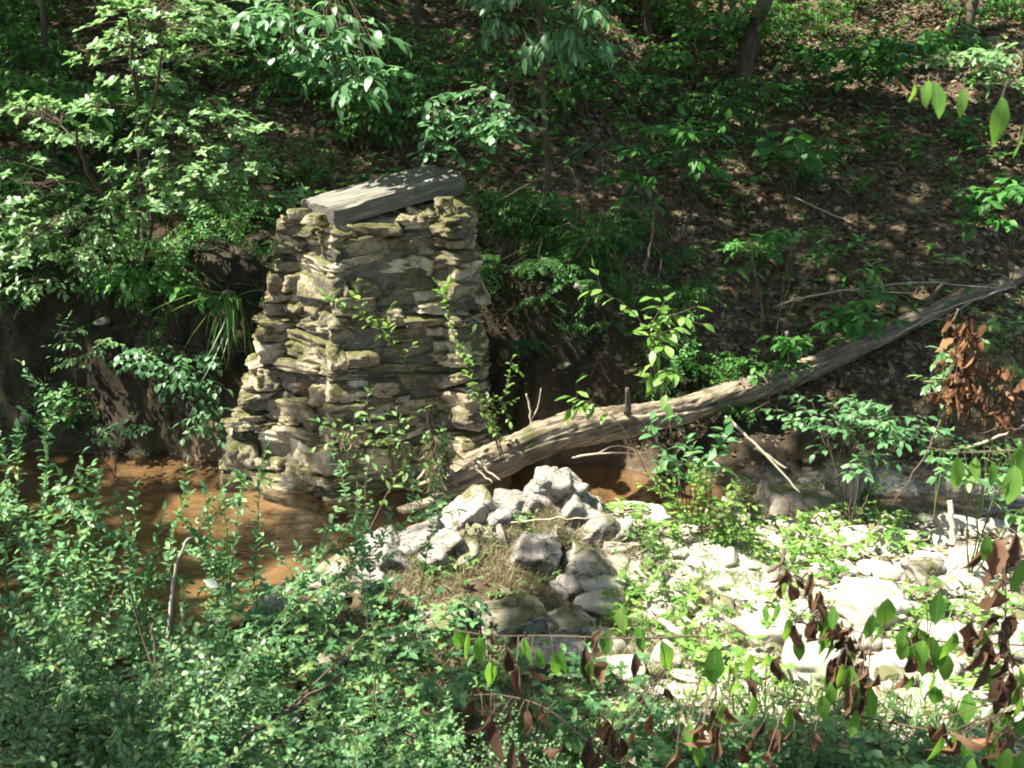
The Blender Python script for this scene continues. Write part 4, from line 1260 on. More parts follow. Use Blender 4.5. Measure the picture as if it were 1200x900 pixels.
# bare root wad / hanging dead stalks on right bank
def upright(name, stemspec, label, Ll, Lw, sp, mat, mode='alt', kind='high', smat='twig', cat='plant', sub=0, subL=.12, r0=.005, droop=.05, t0=.35, ang=50, njit=.3):
    """plant of explicit stems (lists of points)"""
    b = np.array(stemspec[0][0], float)
    r, tb = plant(name, b, label, cat)
    lb = Leaves(kind, .22, .22)
    for pts in stemspec:
        P = resample(pts, 12)
        P[1:] = P[1:] + .006 * np.array([rvec() for _ in range(11)])
        tb.add(P, r0, r0 * .35)
        leafy(lb, P, Ll, Lw, sp, mode, droop, t0=t0, ang=ang, njit=njit)
        for k in range(sub):
            i = random.randint(int(12 * t0), 10)
            T = unit(P[i + 1] - P[i]); d = unit(T * .6 + rvec(.6))
            Q = path(P[i], d, subL * random.uniform(.6, 1.3), 5, pull=(0, 0, .2))
            tb.add(Q, r0 * .45, r0 * .2, sides=3)
            leafy(lb, Q, Ll * .9, Lw * .9, sp, mode, droop, ang=ang, njit=njit)
    finish(r, tb, lb, mat, smat)
    return r


# two sunlit sprigs growing at the log end
upright('sunlit_sprig', [[at(590, 540, 6.95), at(572, 500, 6.9), at(552, 440, 6.85), at(530, 390, 6.8), at(518, 345, 6.8)]], 'tall thin sprig with bright yellow-green leaves growing from the log end', .062, .03, .035, 'yellowgreen', sub=16, subL=.15, t0=.3)
upright('sunlit_sprig', [[at(592, 542, 6.95), at(580, 495, 6.9), at(592, 460, 6.85), at(602, 415, 6.8)], [at(588, 540, 6.95), at(582, 510, 6.9), at(575, 470, 6.9)]], 'shorter forked sunlit sprig right of the tall one', .055, .028, .035, 'yellowgreen', sub=7, subL=.13, t0=.35)
upright('sunlit_sprig', [[at(515, 520, 6.8), at(500, 470, 6.75), at(478, 430, 6.7), at(440, 385, 6.65), at(392, 352, 6.6)]], 'arching sunlit branch crossing the front of the pier', .075, .036, .05, 'yellowgreen', sub=10, subL=.15, t0=.5)
upright('sunlit_sprig', [[at(420, 640, 6.2), at(418, 570, 6.3), at(405, 520, 6.35), at(382, 492, 6.4)], [at(422, 640, 6.2), at(430, 560, 6.3), at(440, 510, 6.35), at(428, 488, 6.4)], [at(425, 640, 6.2), at(460, 570, 6.3), at(478, 540, 6.35), at(495, 515, 6.4)], [at(500, 600, 6.3), at(470, 560, 6.35), at(455, 520, 6.4), at(470, 495, 6.4)]],
        'leafy shrub rising from the water in front of the pier', .07, .03, .04, 'grass', sub=7, subL=.16, t0=.35, droop=.2)
# arching sapling with large leaves, centre right
upright('arching_sapling', [[at(800, 590, 6.4), at(785, 500, 6.5), at(768, 440, 6.5), at(762, 400, 6.5), at(755, 380, 6.45), at(722, 350, 6.4), at(690, 340, 6.35)],
                            [at(762, 420, 6.5), at(770, 392, 6.45), at(780, 372, 6.4), at(792, 368, 6.35)], [at(765, 440, 6.5), at(758, 412, 6.45), at(772, 405, 6.4)], [at(770, 462, 6.5), at(775, 435, 6.45), at(778, 455, 6.4)]],
        'arching sapling with large bright leaves above the log', .115, .055, .085, 'yellowgreen', sub=6, subL=.16, t0=.55, droop=.5, r0=.007)
upright('arching_sapling', [[at(760, 560, 6.4), at(735, 510, 6.45), at(708, 480, 6.45), at(668, 465, 6.4)]], 'low sprig with a fan of drooping green leaves over the log', .11, .05, .05, 'yellowgreen', sub=4, subL=.12, t0=.65, droop=.7)
upright('leafy_weed', [[at(800, 600, 6.2), at(790, 560, 6.2), at(770, 520, 6.25), at(755, 500, 6.3)], [at(805, 600, 6.2), at(810, 540, 6.2), at(800, 500, 6.25)], [at(810, 600, 6.2), at(830, 550, 6.2), at(850, 510, 6.2)], [at(805, 600, 6.2), at(800, 550, 6.1), at(780, 535, 6.1)]],
        'leafy weed with glossy leaves leaning against the log', .095, .045, .045, 'broad', sub=4, subL=.14, t0=.35, droop=.2)
upright('leafy_weed', [[at(825, 625, 5.9), at(818, 590, 5.9), at(812, 545, 5.95)], [at(828, 625, 5.9), at(835, 590, 5.9), at(828, 560, 5.9)], [at(822, 625, 5.9), at(790, 590, 5.9), at(772, 575, 5.9)], [at(825, 625, 5.9), at(850, 600, 5.8), at(868, 585, 5.8)]],
        'pale yellowish weed in the sun at the water edge', .05, .026, .028, 'yellowgreen', sub=9, subL=.14, t0=.25)
simple_plant('leafy_weed', 1000, 575, 6.3, 1, 'bush of pale broad leaves between boulder and gravel bar', [(985, 500, 6.3, (.25, .2, .12), 12), (1030, 490, 6.2, (.28, .2, .12), 14), (1060, 505, 6.2, (.2, .2, .12), 9), (950, 480, 6.5, (.3, .2, .08), 10), (1000, 540, 6.1, (.25, .15, .06), 8)],
             .062, .034, .035, 'broad', 'high', smat='twig', tw=.2)
simple_plant('leafy_weed', 1110, 480, 6.5, 1, 'bright leafy sprig beside the rust brown leaf clump', [(1105, 430, 6.3, (.1, .1, .1), 6), (1112, 455, 6.3, (.1, .1, .08), 6)], .08, .04, .04, 'azalea', 'high', tw=.14)
simple_plant('leafy_weed', 1170, 440, 6.7, 1, 'green weed right of the rust brown leaf clump', [(1160, 400, 6.6, (.16, .1, .08), 7), (1180, 380, 6.6, (.14, .1, .1), 6), (1190, 440, 6.4, (.12, .1, .12), 6)], .09, .035, .04, 'grass', 'high', tw=.18)
simple_plant('leafy_weed', 1150, 560, 5.5, 1, 'dull green weed at the right end of the gravel bar', [(1130, 530, 5.5, (.2, .15, .06), 8), (1180, 540, 5.4, (.2, .15, .1), 9), (1195, 600, 5.2, (.2, .15, .08), 8), (1150, 560, 5.4, (.2, .15, .05), 7)], .07, .034, .04, 'privet', 'high', tw=.2)
for k, (px, py, n, lab) in enumerate([(885, 600, 9, 'low yellow-green weed on the gravel right of the water edge'), (950, 590, 9, 'bright low weed behind the gravel bar'), (1010, 590, 8, 'bright low weed nearest the bleached stub'),
                                  (770, 660, 9, 'light green weed on the right foot of the mound'), (790, 710, 10, 'feathery pale weed right of the dark hollow'), (740, 705, 8, 'small weed beside the dark hollow'), (860, 640, 7, 'thin weed on the left gravel')]):
    g = g_at(px, py)
    sp_ = []
    for j in range(n):
        a = random.uniform(0, 6.28)
        sp_.append([g, g + np.array([math.cos(a) * .05, math.sin(a) * .05, .07]), g + np.array([math.cos(a) * .16, math.sin(a) * .16, random.uniform(.08, .2)])])
    upright('gravel_weed', sp_, lab, .042, .02, .022, 'yellowgreen' if k != 3 else 'grass', sub=2, subL=.07, t0=.2, r0=.002, smat='greenstem', kind='mid')

# brown flood debris snagged on stems
def debris(name, label, c, w, h, n, mat, cat, Lr=(.05, .12), wr=.35, hang=1.0):
    c = np.array(c)
    r, tb = plant(name, c, label, cat)
    lb = Leaves('high', .5, .5, .15)
    for k in range(n):
        v = rvec(.4); v[2] = random.uniform(-.5, .5)
        p = c + np.array([v[0] * w, v[1] * w, v[2] * h])
        L = random.uniform(*Lr)
        a = random.uniform(0, 6.28)
        lb.add(p, np.array([random.gauss(0, .3), random.gauss(0, .3), -hang]) + rvec(.15), np.array([math.cos(a), math.sin(a), .2]), L, L * wr)
    for k in range(14):
        v = rvec(.35)
        p = c + np.array([v[0] * w, v[1] * w, random.uniform(-.5, .4) * h])
        tb.add(path(p, (random.gauss(0, .4), random.gauss(0, .3), random.choice([1, -1])), h * .4, 5, wob=.3), .003, .0015)
    finish(r, tb, lb, mat, 'twig', 'dead_leaves', 'twigs')


debris('flood_debris', 'clump of dry brown flood debris snagged on stems before the pier', at(513, 532, 6.75), .08, .32, 170, 'drygrass', 'debris', (.08, .16), .14)
debris('flood_debris', 'small wad of brown debris caught at the top of the water shrub', at(408, 512, 6.6), .08, .1, 50, 'drygrass', 'debris', (.04, .08), .14)
stick('broken_stub', [at(512, 580, 6.85), at(514, 540, 6.8), at(508, 505, 6.78)], .03, 'thick broken stem wrapped in the flood debris', 'twig', r1=.02,
      forks=[[at(510, 510, 6.78), at(502, 492, 6.75), at(505, 478, 6.75)], [at(511, 515, 6.78), at(526, 495, 6.75), at(528, 480, 6.75)]])
debris('dead_leaf_clump', 'tall hanging clump of rust brown dead leaves at the right', at(1128, 425, 5.6), .10, .5, 120, 'deadorange', 'dead leaves', (.05, .12), .4)
debris('dead_leaf_clump', 'lower rust brown dead leaves beside the tall clump', at(1160, 460, 5.6), .22, .3, 75, 'deadorange', 'dead leaves', (.04, .085), .45)
debris('dead_leaf_clump', 'small orange dead leaves left of the tall rust brown clump', at(1092, 462, 5.6), .08, .06, 9, 'deadorange', 'dead leaves', (.05, .08), .45)
stick('bare_branch', [at(1240, 520, 5.4), at(1180, 480, 5.6), at(1140, 430, 5.6), at(1118, 385, 5.6), at(1122, 362, 5.6)], .012, 'bare branch that carries the rust brown dead leaves', 'twig',
      forks=[[at(1180, 480, 5.6), at(1165, 430, 5.6), at(1150, 410, 5.6)], [at(1140, 430, 5.6), at(1110, 455, 5.6), at(1085, 462, 5.6)]])

# ------------------------------------------------------------------ hanging leaf branches in front, right
def hang_branch(name, pts, label, specs, r0=.0032, gmat='hanging'):
    """specs: list of (px,py,Y,len,'g'/'b') hanging leaves; each gets a petiole up to the nearest branch point"""
    P = resample(pts, 30)
    r, tb = plant(name, P[0], label, 'branch')
    tb.add(P, r0, r0 * .4, sides=6)
    G, Bn = Leaves('high', .12, .22), Leaves('high', .45, .95, .09)
    for (px, py, Y_, L, c) in specs:
        p = at(px, py, Y_)
        j = int(np.argmin(np.linalg.norm(P - p, axis=1)))
        tb.add(bez(P[j], p, (0, 0, .03), 5), .0018, .0012, sides=3)
        a = random.uniform(-.9, .9)
        n = np.array([math.sin(a), -math.cos(a), .15])
        if c == 'g': G.add(p, np.array([random.gauss(0, .12), random.gauss(0, .12), -1]), n, L, L * random.uniform(.36, .5))
        else: Bn.add(p, np.array([random.gauss(0, .22), random.gauss(0, .2), -1]), n, L, L * random.uniform(.24, .46))
    if G.p: G.build('green_leaves', M[gmat], r)
    if Bn.p: Bn.build('dead_leaves', M['dead'], r)
    tb.build('twigs', M['twig'], r)


random.seed(5)
def rs(n, x0, x1, y0, y1, Y0, Y1, L0, L1, pg):
    return [(random.uniform(x0, x1), random.uniform(y0, y1), random.uniform(Y0, Y1), random.uniform(L0, L1), 'g' if random.random() < pg else 'b') for _ in range(n)]


hang_branch('drooping_branch', [at(820, 745, 2.75), at(740, 748, 2.75), at(640, 745, 2.8), at(580, 745, 2.8), at(530, 738, 2.85)],
            'thin branch of hanging green leaves in front of the rock mound',
            [(535, 733, 2.85, .085, 'g'), (548, 742, 2.83, .08, 'g'), (562, 745, 2.8, .10, 'g'), (573, 775, 2.8, .10, 'g'), (615, 746, 2.8, .095, 'g'), (632, 760, 2.8, .07, 'g'), (648, 765, 2.78, .08, 'g'), (658, 762, 2.8, .085, 'g'),
             (692, 775, 2.7, .06, 'g'), (775, 750, 2.75, .13, 'g'), (750, 733, 2.75, .09, 'g'), (728, 712, 2.8, .09, 'g'), (712, 740, 2.8, .09, 'g')]
            + [(592, 760, 2.78, .08, 'b'), (575, 742, 2.8, .04, 'b'), (606, 775, 2.75, .12, 'b'), (622, 780, 2.75, .10, 'b'), (685, 756, 2.75, .11, 'b'), (706, 738, 2.75, .09, 'b'), (745, 765, 2.7, .08, 'b'), (715, 775, 2.7, .12, 'b')])
hang_branch('drooping_branch', [at(760, 925, 2.4), at(690, 870, 2.5), at(640, 830, 2.55), at(590, 815, 2.6), at(550, 815, 2.6)],
            'lower branch of hanging dead brown leaves at the bottom middle',
            [(552, 818, 2.6, .10, 'b'), (566, 836, 2.55, .10, 'b'), (583, 850, 2.5, .1, 'b'), (600, 866, 2.5, .09, 'b'), (618, 832, 2.55, .08, 'b'), (632, 830, 2.55, .08, 'b'), (596, 832, 2.5, .05, 'b'), (660, 870, 2.5, .1, 'b'), (575, 835, 2.5, .12, 'b'),
             (690, 865, 2.45, .09, 'b'), (700, 880, 2.4, .09, 'b'), (610, 880, 2.4, .08, 'b'), (715, 850, 2.5, .09, 'b'), (655, 808, 2.5, .08, 'b')])
hang_branch('drooping_branch', [at(1290, 925, 2.3), at(1140, 868, 2.45), at(1000, 838, 2.55), at(900, 812, 2.65), at(780, 785, 2.75)],
            'long dark twig with hanging green and brown leaves across the lower right',
            [(838, 757, 2.6, .12, 'g'), (855, 778, 2.6, .085, 'g'), (862, 775, 2.65, .06, 'g'), (880, 765, 2.6, .09, 'g'), (900, 765, 2.6, .09, 'g'), (884, 812, 2.6, .09, 'g'), (872, 800, 2.65, .06, 'g'), (1070, 792, 2.5, .06, 'g'),
             (930, 828, 2.6, .08, 'g'), (912, 770, 2.6, .11, 'b'), (880, 795, 2.6, .06, 'b'), (752, 812, 2.7, .09, 'b'), (760, 840, 2.65, .11, 'b'), (742, 858, 2.6, .09, 'b'), (783, 805, 2.7, .08, 'b'),
             (838, 850, 2.6, .09, 'b'), (868, 870, 2.55, .1, 'b'), (930, 855, 2.55, .09, 'b')] + rs(26, 690, 960, 830, 885, 2.4, 2.6, .06, .1, .2) + rs(12, 840, 1060, 770, 840, 2.5, 2.6, .06, .1, .8))
hang_branch('drooping_branch', [at(1290, 765, 2.5), at(1180, 755, 2.55), at(1080, 750, 2.6), at(990, 735, 2.65), at(920, 680, 2.75)],
            'pale twig with clustered hanging dead leaves over the gravel bar',
            [(919, 668, 2.75, .09, 'g'), (912, 705, 2.72, .07, 'g'), (925, 725, 2.7, .08, 'g'), (935, 745, 2.7, .09, 'g'), (975, 745, 2.65, .13, 'g'), (1040, 700, 2.65, .11, 'g'), (1033, 730, 2.65, .09, 'g'), (1085, 705, 2.6, .1, 'g'), (1110, 765, 2.55, .09, 'g'),
             (1095, 745, 2.55, .11, 'g'), (1082, 750, 2.55, .13, 'g'), (1060, 735, 2.6, .10, 'g'), (898, 710, 2.72, .05, 'g'), (1120, 740, 2.5, .1, 'g'), (1000, 755, 2.6, .1, 'g')] +
            rs(22, 915, 965, 665, 745, 2.6, 2.75, .05, .09, 0) + rs(12, 960, 1110, 690, 800, 2.5, 2.65, .07, .12, 1) + rs(26, 965, 1030, 730, 815, 2.5, 2.65, .06, .12, .0) + rs(9, 1055, 1110, 735, 790, 2.5, 2.6, .05, .08, .4))
hang_branch('drooping_branch', [at(1260, 900, 2.2), at(1200, 830, 2.3), at(1180, 740, 2.4), at(1178, 680, 2.45), at(1170, 625, 2.5)],
            'upright twig with crowded brown and green leaves at the lower right corner',
            rs(22, 1130, 1190, 715, 780, 2.3, 2.45, .06, .1, .25) + rs(9, 1150, 1200, 625, 690, 2.4, 2.5, .07, .1, .3) + rs(30, 1150, 1215, 760, 890, 2.2, 2.4, .06, .1, .4) + rs(10, 1090, 1150, 790, 890, 2.3, 2.5, .06, .1, .5))
hang_branch('drooping_branch', [at(1290, 535, 2.3), at(1200, 528, 2.4), at(1130, 530, 2.5), at(1085, 524, 2.55)],
            'thin branch of hanging fresh green leaves at the right edge below the rust brown clump',
            [(1092, 526, 2.55, .05, 'g'), (1122, 534, 2.5, .09, 'g'), (1143, 536, 2.5, .06, 'g'), (1164, 540, 2.45, .065, 'g'), (1196, 520, 2.4, .1, 'g'), (1190, 545, 2.4, .1, 'g'), (1185, 560, 2.4, .06, 'g')])
hang_branch('drooping_branch', [at(1290, 80, 2.0), at(1210, 95, 2.05), at(1150, 98, 2.1), at(1070, 96, 2.15)],
            'thin twig with long pale green leaves hanging at the upper right',
            [(1072, 98, 2.12, .036, 'g'), (1088, 94, 2.1, .05, 'g'), (1098, 95, 2.1, .07, 'g'), (1130, 103, 2.1, .055, 'g'), (1175, 113, 2.05, .09, 'g'), (1202, 128, 2.05, .09, 'g')], r0=.0011)

# ------------------------------------------------------------------ near thicket, lower left
random.seed(31)
tprot = []
for k in range(6):
    b = np.array([0., 0., 0.])
    big_ = [1, 1, 1.5, 1, 1.25, .85][k]
    r = empty('thicket_shrub', b, 'small-leaved green shrub crowded in the near thicket along the bottom', 'shrub', 'small-leaved shrubs of the near thicket')
    tb, lb = Tubes(5), Leaves('mid', .15, .2)
    for j in range(6):
        a = random.uniform(0, 6.28); sp_ = random.uniform(.25, .85)
        P = path(b + rvec(.02) * [1, 1, 0], (math.cos(a) * sp_, math.sin(a) * sp_, 1), random.uniform(.55, .85), 10, pull=(math.cos(a) * .4, math.sin(a) * .4, -.15), wob=.12)
        tb.add(P, .004, .0015, sides=5)
        leafy(lb, P, .028 * big_, .015 * big_, .022 * big_, 'pair', .05, t0=.5)
        for q in range(11):
            i = random.randint(3, 9)
            T = unit(P[i] - P[i - 1]); d = unit(T * .4 + rvec(.7) + [0, 0, .1])
            Q = path(P[i], d, random.uniform(.12, .28), 6, pull=(0, 0, .15), wob=.15)
            tb.add(Q, .0016, .0008, sides=3)
            leafy(lb, Q, .028 * big_, .0145 * big_, .018 * big_, 'alt' if k % 2 else 'pair', .1, t0=.05, njit=.45)
    finish(r, tb, lb, 'privet', 'twig')
    tprot.append(r)
spots = []
for row_ in range(7):
    Yr = 2.75 + row_ * .36
    for x in np.arange(-2.1, 1.0, .37):
        xx = x * Yr / 3.0 + random.gauss(0, .08) + (.15 if row_ % 2 else 0); yy = Yr + random.gauss(0, .08)
        # keep to the lower left, and thin towards the lower right
        pxx = 600 + xx / yy * FPX / 1.0
        lim = [960, 900, 830, 700, 500, 330, 240][row_]
        if pxx > lim or xx < -2.2 * yy / 3.9: continue
        if row_ < 2 and pxx > 640 and random.random() < .4: continue
        if row_ >= 4 or (row_ == 3 and (pxx > 420 or random.random() < .4)): continue
        spots.append((xx, yy, row_))
for _ in range(22):
    yy = random.uniform(2.8, 3.9); spots.append((random.uniform(.1, .46) * yy, yy, 9))
for k, (x, y, rw) in enumerate(spots):
    z = h1(x, y) - .03
    # tops stay beneath the sight line to the water
    px = 600 + x / y * FPX
    ytop = np.interp(px, [-50, 60, 200, 300, 420, 560, 700, 1000], [625, 665, 735, 765, 790, 800, 850, 900]) + random.gauss(0, 26)
    tp = at(px, ytop, y)[2]
    sc = min(1.25, max(.32, (tp - z) / .98)) if rw < 9 else random.uniform(.24, .40)
    rz = random.uniform(0, 6.28)
    if k < len(tprot):
        o = tprot[k]; o.location = (x, y, z); o.rotation_euler = (0, 0, rz); o.scale = (sc,) * 3
    else:
        copy_tree(tprot[k % 6], (x, y, z), rz, sc)


# taller individually visible shoots of the thicket
def shoot(px, py, Y_, tops, label, Ll=.04, Lw=.017, mat='privet', sub=7, t0=.25, r0=.0035, kind='high'):
    b = at(px, py, Y_); b[2] = h1(b[0], b[1])
    sp_ = [[b, (b * .5 + at(tx, ty, Yt) * .5) + np.array([0, 0, .05]) + rvec(.03), at(tx, ty, Yt)] for (tx, ty, Yt) in tops]
    return upright('green_shoot', sp_, label, Ll, Lw, .022, mat, mode='pair', kind=kind, sub=sub, subL=.16, t0=t0, r0=r0, smat='greenstem', ang=48)


shoot(30, 760, 3.9, [(52, 450, 3.8), (60, 478, 3.75), (20, 500, 3.9), (5, 540, 3.7)], 'tallest green shoots at the left edge reaching over the dark water')
shoot(60, 760, 3.7, [(95, 532, 3.7), (70, 560, 3.6), (118, 560, 3.7)], 'bushy green shoots just right of the tallest ones')
shoot(160, 780, 3.9, [(160, 570, 3.9), (140, 585, 3.8), (190, 595, 3.9), (215, 580, 4)], 'feathery green shoots standing before the orange water')
shoot(260, 800, 4.0, [(240, 570, 4.1), (262, 585, 4.1), (285, 560, 4.2), (225, 610, 4)], 'green shoots in front of the pier left foot')
shoot(325, 820, 4.0, [(308, 522, 4.2)], 'single straight green shoot rising before the pier', sub=2, t0=.3)
shoot(300, 820, 3.9, [(390, 610, 4.2), (350, 640, 4.1), (430, 620, 4.2)], 'slanting leafy shoots reaching right across the water')
shoot(180, 850, 3.4, [(420, 610, 4.0), (500, 592, 4.1)], 'long dark bent stem rising to the right over the pale rocks', sub=8, t0=.55, r0=.005)
shoot(440, 860, 3.6, [(400, 545, 4.6), (420, 580, 4.5), (520, 500, 4.7)], 'wiry shoots standing before the rock mound left end', sub=4, t0=.55)
shoot(100, 820, 3.3, [(110, 640, 3.5), (70, 650, 3.4), (30, 620, 3.4), (0, 600, 3.5)], 'green shoots low at the left edge in front of the water')
r_ = shoot(262, 860, 3.5, [(262, 688, 3.7)], 'green shoot topped by one whitish leaf', sub=3, t0=.4)
lb = Leaves('high', .15, .3); p = at(257, 688, 3.68)
lb.add(p, np.array([-.9, -.2, .6]), np.array([.2, -.8, .5]), .065, .03); lb.build('whitish_leaf', M['pale'], r_)
stick('dead_shoot', [at(196, 800, 3.6), at(200, 720, 3.65), at(208, 660, 3.7), at(222, 628, 3.75)], .008, 'thick upright pale stem in the left thicket', 'palestick', cat='stem')
stick('dead_shoot', [at(185, 850, 3.2), at(186, 800, 3.25), at(178, 730, 3.3)], .010, 'dark stem at the heart of the left thicket', 'twig', cat='stem', forks=[[at(186, 800, 3.25), at(200, 740, 3.3), at(205, 690, 3.3)], [at(186, 800, 3.25), at(165, 740, 3.3), at(150, 680, 3.3)]])
stick('dead_shoot', [at(262, 885, 2.9), at(340, 830, 3.1), at(400, 790, 3.4)], .009, 'dark branch lying low through the thicket bottom', 'twig', cat='branch', forks=[[at(340, 830, 3.1), at(380, 790, 3.2), at(440, 730, 3.6)]])

# ------------------------------------------------------------------ background woods: understory shrubs as copies
random.seed(91)
uprot = []
for k in range(5):
    b = np.zeros(3)
    r = empty('woodland_shrub', b, 'dark green leafy shrub in the shaded woods behind', 'shrub', 'shaded shrubs of the woods behind')
    tb, lb = Tubes(5), Leaves('mid', .25, .2)
    for j in range(6):
        a = random.uniform(0, 6.28)
        P = path(b, (math.cos(a) * .35, math.sin(a) * .35, 1), random.uniform(.9, 1.5), 9, pull=(math.cos(a) * .7, math.sin(a) * .7, -.2), wob=.15)
        tb.add(P, .009, .003)
        for q in range(9):
            i = random.randint(3, 9)
            T = unit(P[i] - P[i - 1]); d = unit(T * .3 + rvec(.8)); d[2] *= .25
            Q = path(P[i], d, random.uniform(.3, .55), 6, pull=(0, 0, -.3), wob=.15)
            tb.add(Q, .003, .0015, sides=3)
            leafy(lb, Q, .105, .046, .05, 'alt', .2, t0=.1, njit=.25)
    finish(r, tb, lb, 'understory', 'twig')
    uprot.append(r)
us = []
# dense at upper left; a loose scatter on the slope and along the top
for (n, x0, x1, y0, y1) in [(34, -7.5, -.6, 9.0, 12.5), (22, -9, 2, 12.0, 17), (12, 1.2, 9, 13.6, 17), (8, -.4, 3.0, 9.4, 13), (10, -2.5, 1.6, 8.7, 10), (5, 5.5, 8, 10, 13), (3, 1.5, 6, 10.5, 14), (9, -6, .5, 8.75, 9.4)]:
    for _ in range(n): us.append((random.uniform(x0, x1), random.uniform(y0, y1)))
for k, (x, y) in enumerate(us):
    z = h1(x, y) - .04
    sc = random.uniform(.55, 1.0) if y > 9.5 else random.uniform(.3, .5)
    rz = random.uniform(0, 6.28)
    if k < 5:
        o = uprot[k]; o.location = (x, y, z); o.rotation_euler = (0, 0, rz); o.scale = (sc,) * 3
    else: copy_tree(uprot[k % 5], (x, y, z), rz, sc)

# small leafy plants along the lip of the cut bank
for k in range(70):
    x = random.uniform(-5, 1.7)
    y = float(Yfar(x)) + random.uniform(.12, .7)
    r = copy_tree(uprot[k % 5], (x, y, h1(x, y) - .03), random.uniform(0, 6.28), random.uniform(.2, .42), 'leafy plant overhanging the dark cut bank', 'plants overhanging the cut bank', tilt=(random.uniform(.3, 1.1), random.gauss(0, .3)))
    r.name = 'overhanging_plant'
# stones sticking out of the cut bank
for k in range(46):
    x = random.uniform(-4.5, 2.6)
    y = float(Yfar(x)) + random.uniform(.0, .45)
    o = protos[(k % 2) * 4].copy(); COL.objects.link(o); o.name = 'embedded_stone'
    o['label'] = 'stone sticking out of the dark cut bank'; o['group'] = 'stones in the cut bank'
    o.location = (x, y, h1(x, y)); sc = random.uniform(.3, 1.0); o.scale = (sc,) * 3; o.rotation_euler = (random.gauss(.5, .5), random.gauss(0, .5), random.uniform(0, 6))
# seedlings on the slope
sprot = []
for k in range(4):
    r = empty('seedling', (0, 0, 0), 'small green seedling in the leaf litter of the slope', 'seedling', 'seedlings on the leafy slope')
    tb, lb = Tubes(4), Leaves('mid', .25, .2)
    for j in range(3):
        P = path((0, 0, 0), (random.gauss(0, .5), random.gauss(0, .5), 1), random.uniform(.15, .35), 5, wob=.2)
        tb.add(P, .003, .0015, sides=4)
        whorl(lb, P[-1], P[-1] - P[-2], .10, .05, 5, lift=.1); whorl(lb, P[3], P[-1] - P[-2], .08, .04, 4, lift=.1)
    finish(r, tb, lb, 'understory', 'greenstem')
    sprot.append(r)
k = 0
while k < 110:
    px, py = random.uniform(560, 1230), random.uniform(10, 330)
    g = g_at(px, py)
    if g[1] < Yfar(g[0]) + .3: continue
    sc = random.uniform(.5, 1.3)
    if k < 4: o = sprot[k]; o.location = g; o.scale = (sc,) * 3
    else: copy_tree(sprot[k % 4], g, random.uniform(0, 6), sc)
    k += 1


# ------------------------------------------------------------------ trees: trunks in view, and an unseen canopy added and shaped to shade the creek
SUN = unit(np.array([-.50, -.12, .86]))
def uvp(p): return np.array([p[0], p[1]]) - (p[2] - .5) * SUN[:2] / SUN[2]


T = []
def lit(px, py, Y_, r): T.append((uvp(at(px, py, Y_) if Y_ else g_at(px, py)), r))
for a in [(960, 14, None, 1.1), (1040, 22, None, .8), (1150, 20, None, 1.1), (1070, 40, None, .3), (700, 15, None, .25), (1000, 680, 4.9, .75), (900, 680, 4.9, .45), (1110, 660, 4.9, .6), (1000, 640, 5.3, .6), (820, 690, 5.0, .3), (760, 620, 5.8, .3), (880, 610, 5.6, .4), (820, 750, 4.4, .3), (1180, 640, 4.9, .35), (740, 800, 4.2, .22),
          (640, 575, 5.9, .30), (450, 655, 5.6, .28), (550, 600, 5.85, .25), (690, 600, 5.8, .25), (400, 680, 5.4, .2), (580, 680, 5.3, .12),
          (570, 545, 7.0, .36), (650, 512, 7.3, .36), (740, 495, 7.5, .12), (800, 480, 7.7, .08), (860, 458, 8.0, .2), (935, 430, 8.3, .08),
          (400, 238, 7.6, .3), (470, 222, 7.8, .2), (520, 205, 8.1, .1), (352, 280, 7.6, .36), (352, 335, 7.6, .28), (355, 385, 7.6, .22), (430, 255, 7.6, .13), (495, 245, 7.9, .14), (290, 440, 7.9, .03), (290, 400, 7.8, .06),
          (545, 390, 6.8, .33), (520, 350, 6.8, .2), (600, 440, 6.8, .22), (430, 385, 6.65, .26), (470, 430, 6.65, .18), (430, 500, 6.4, .25), (515, 520, 6.7, .2),
          (690, 350, 6.4, .2), (740, 370, 6.4, .22), (780, 390, 6.4, .25), (780, 450, 6.4, .2), (680, 470, 6.4, .18), (800, 540, 6.2, .3), (830, 590, 5.9, .35),
          (200, 25, 7.9, .75), (230, 145, 7.9, .6), (60, 132, 7.9, .6), (200, 205, 7.9, .4), (270, 190, 7.9, .35), (170, 90, 7.9, .4), (20, 300, 8.0, .3), (30, 215, 8.1, .25), (400, 50, 7.8, .4), (345, 10, 7.9, .4), (430, 90, 7.7, .25), (545, 140, 7.85, .28), (20, 300, 7.1, .22), (325, 232, 6.95, .15), (30, 215, 7.3, .2),
          (330, 650, 6.1, .4), (400, 620, 6.5, .25), (270, 660, 6.1, .28),
          (1010, 500, 6.3, .4), (1105, 440, 6.3, .2), (950, 590, 5.8, .4), (1130, 430, 5.6, .18), (1170, 500, 5.6, .2), (1050, 545, 6.0, .3),
          (960, 15, 13.4, .6), (1000, 20, 13.3, .5), (1150, 12, 13.2, .5), (1090, 40, 12.6, .2), (1180, 240, 9, .18), (1150, 70, 11.5, .3), (1110, 110, 2.1, .12), (1185, 150, 2.0, .12),
          (600, 770, 2.8, .12), (775, 790, 2.75, .18), (860, 800, 2.6, .2), (960, 790, 2.65, .25), (1080, 790, 2.55, .22), (1150, 560, 2.5, .2), (1170, 780, 2.4, .15), (60, 560, 3.8, .25), (25, 500, 3.85, .2), (100, 700, 3.4, .12), (160, 620, 3.9, .15), (290, 600, 4.1, .15), (410, 590, 4.5, .15), (480, 780, 3.4, .15), (350, 860, 3.0, .15)]:
    lit(*a)
TU = np.array([t[0] for t in T]); TR = np.array([t[1] for t in T])
rg = np.random.default_rng(8)
n = 150000
cx = rg.uniform(-13, 6.5, n); cy = rg.uniform(-1.5, 21, n)
cz = rg.uniform(7.2, 10.8, n)
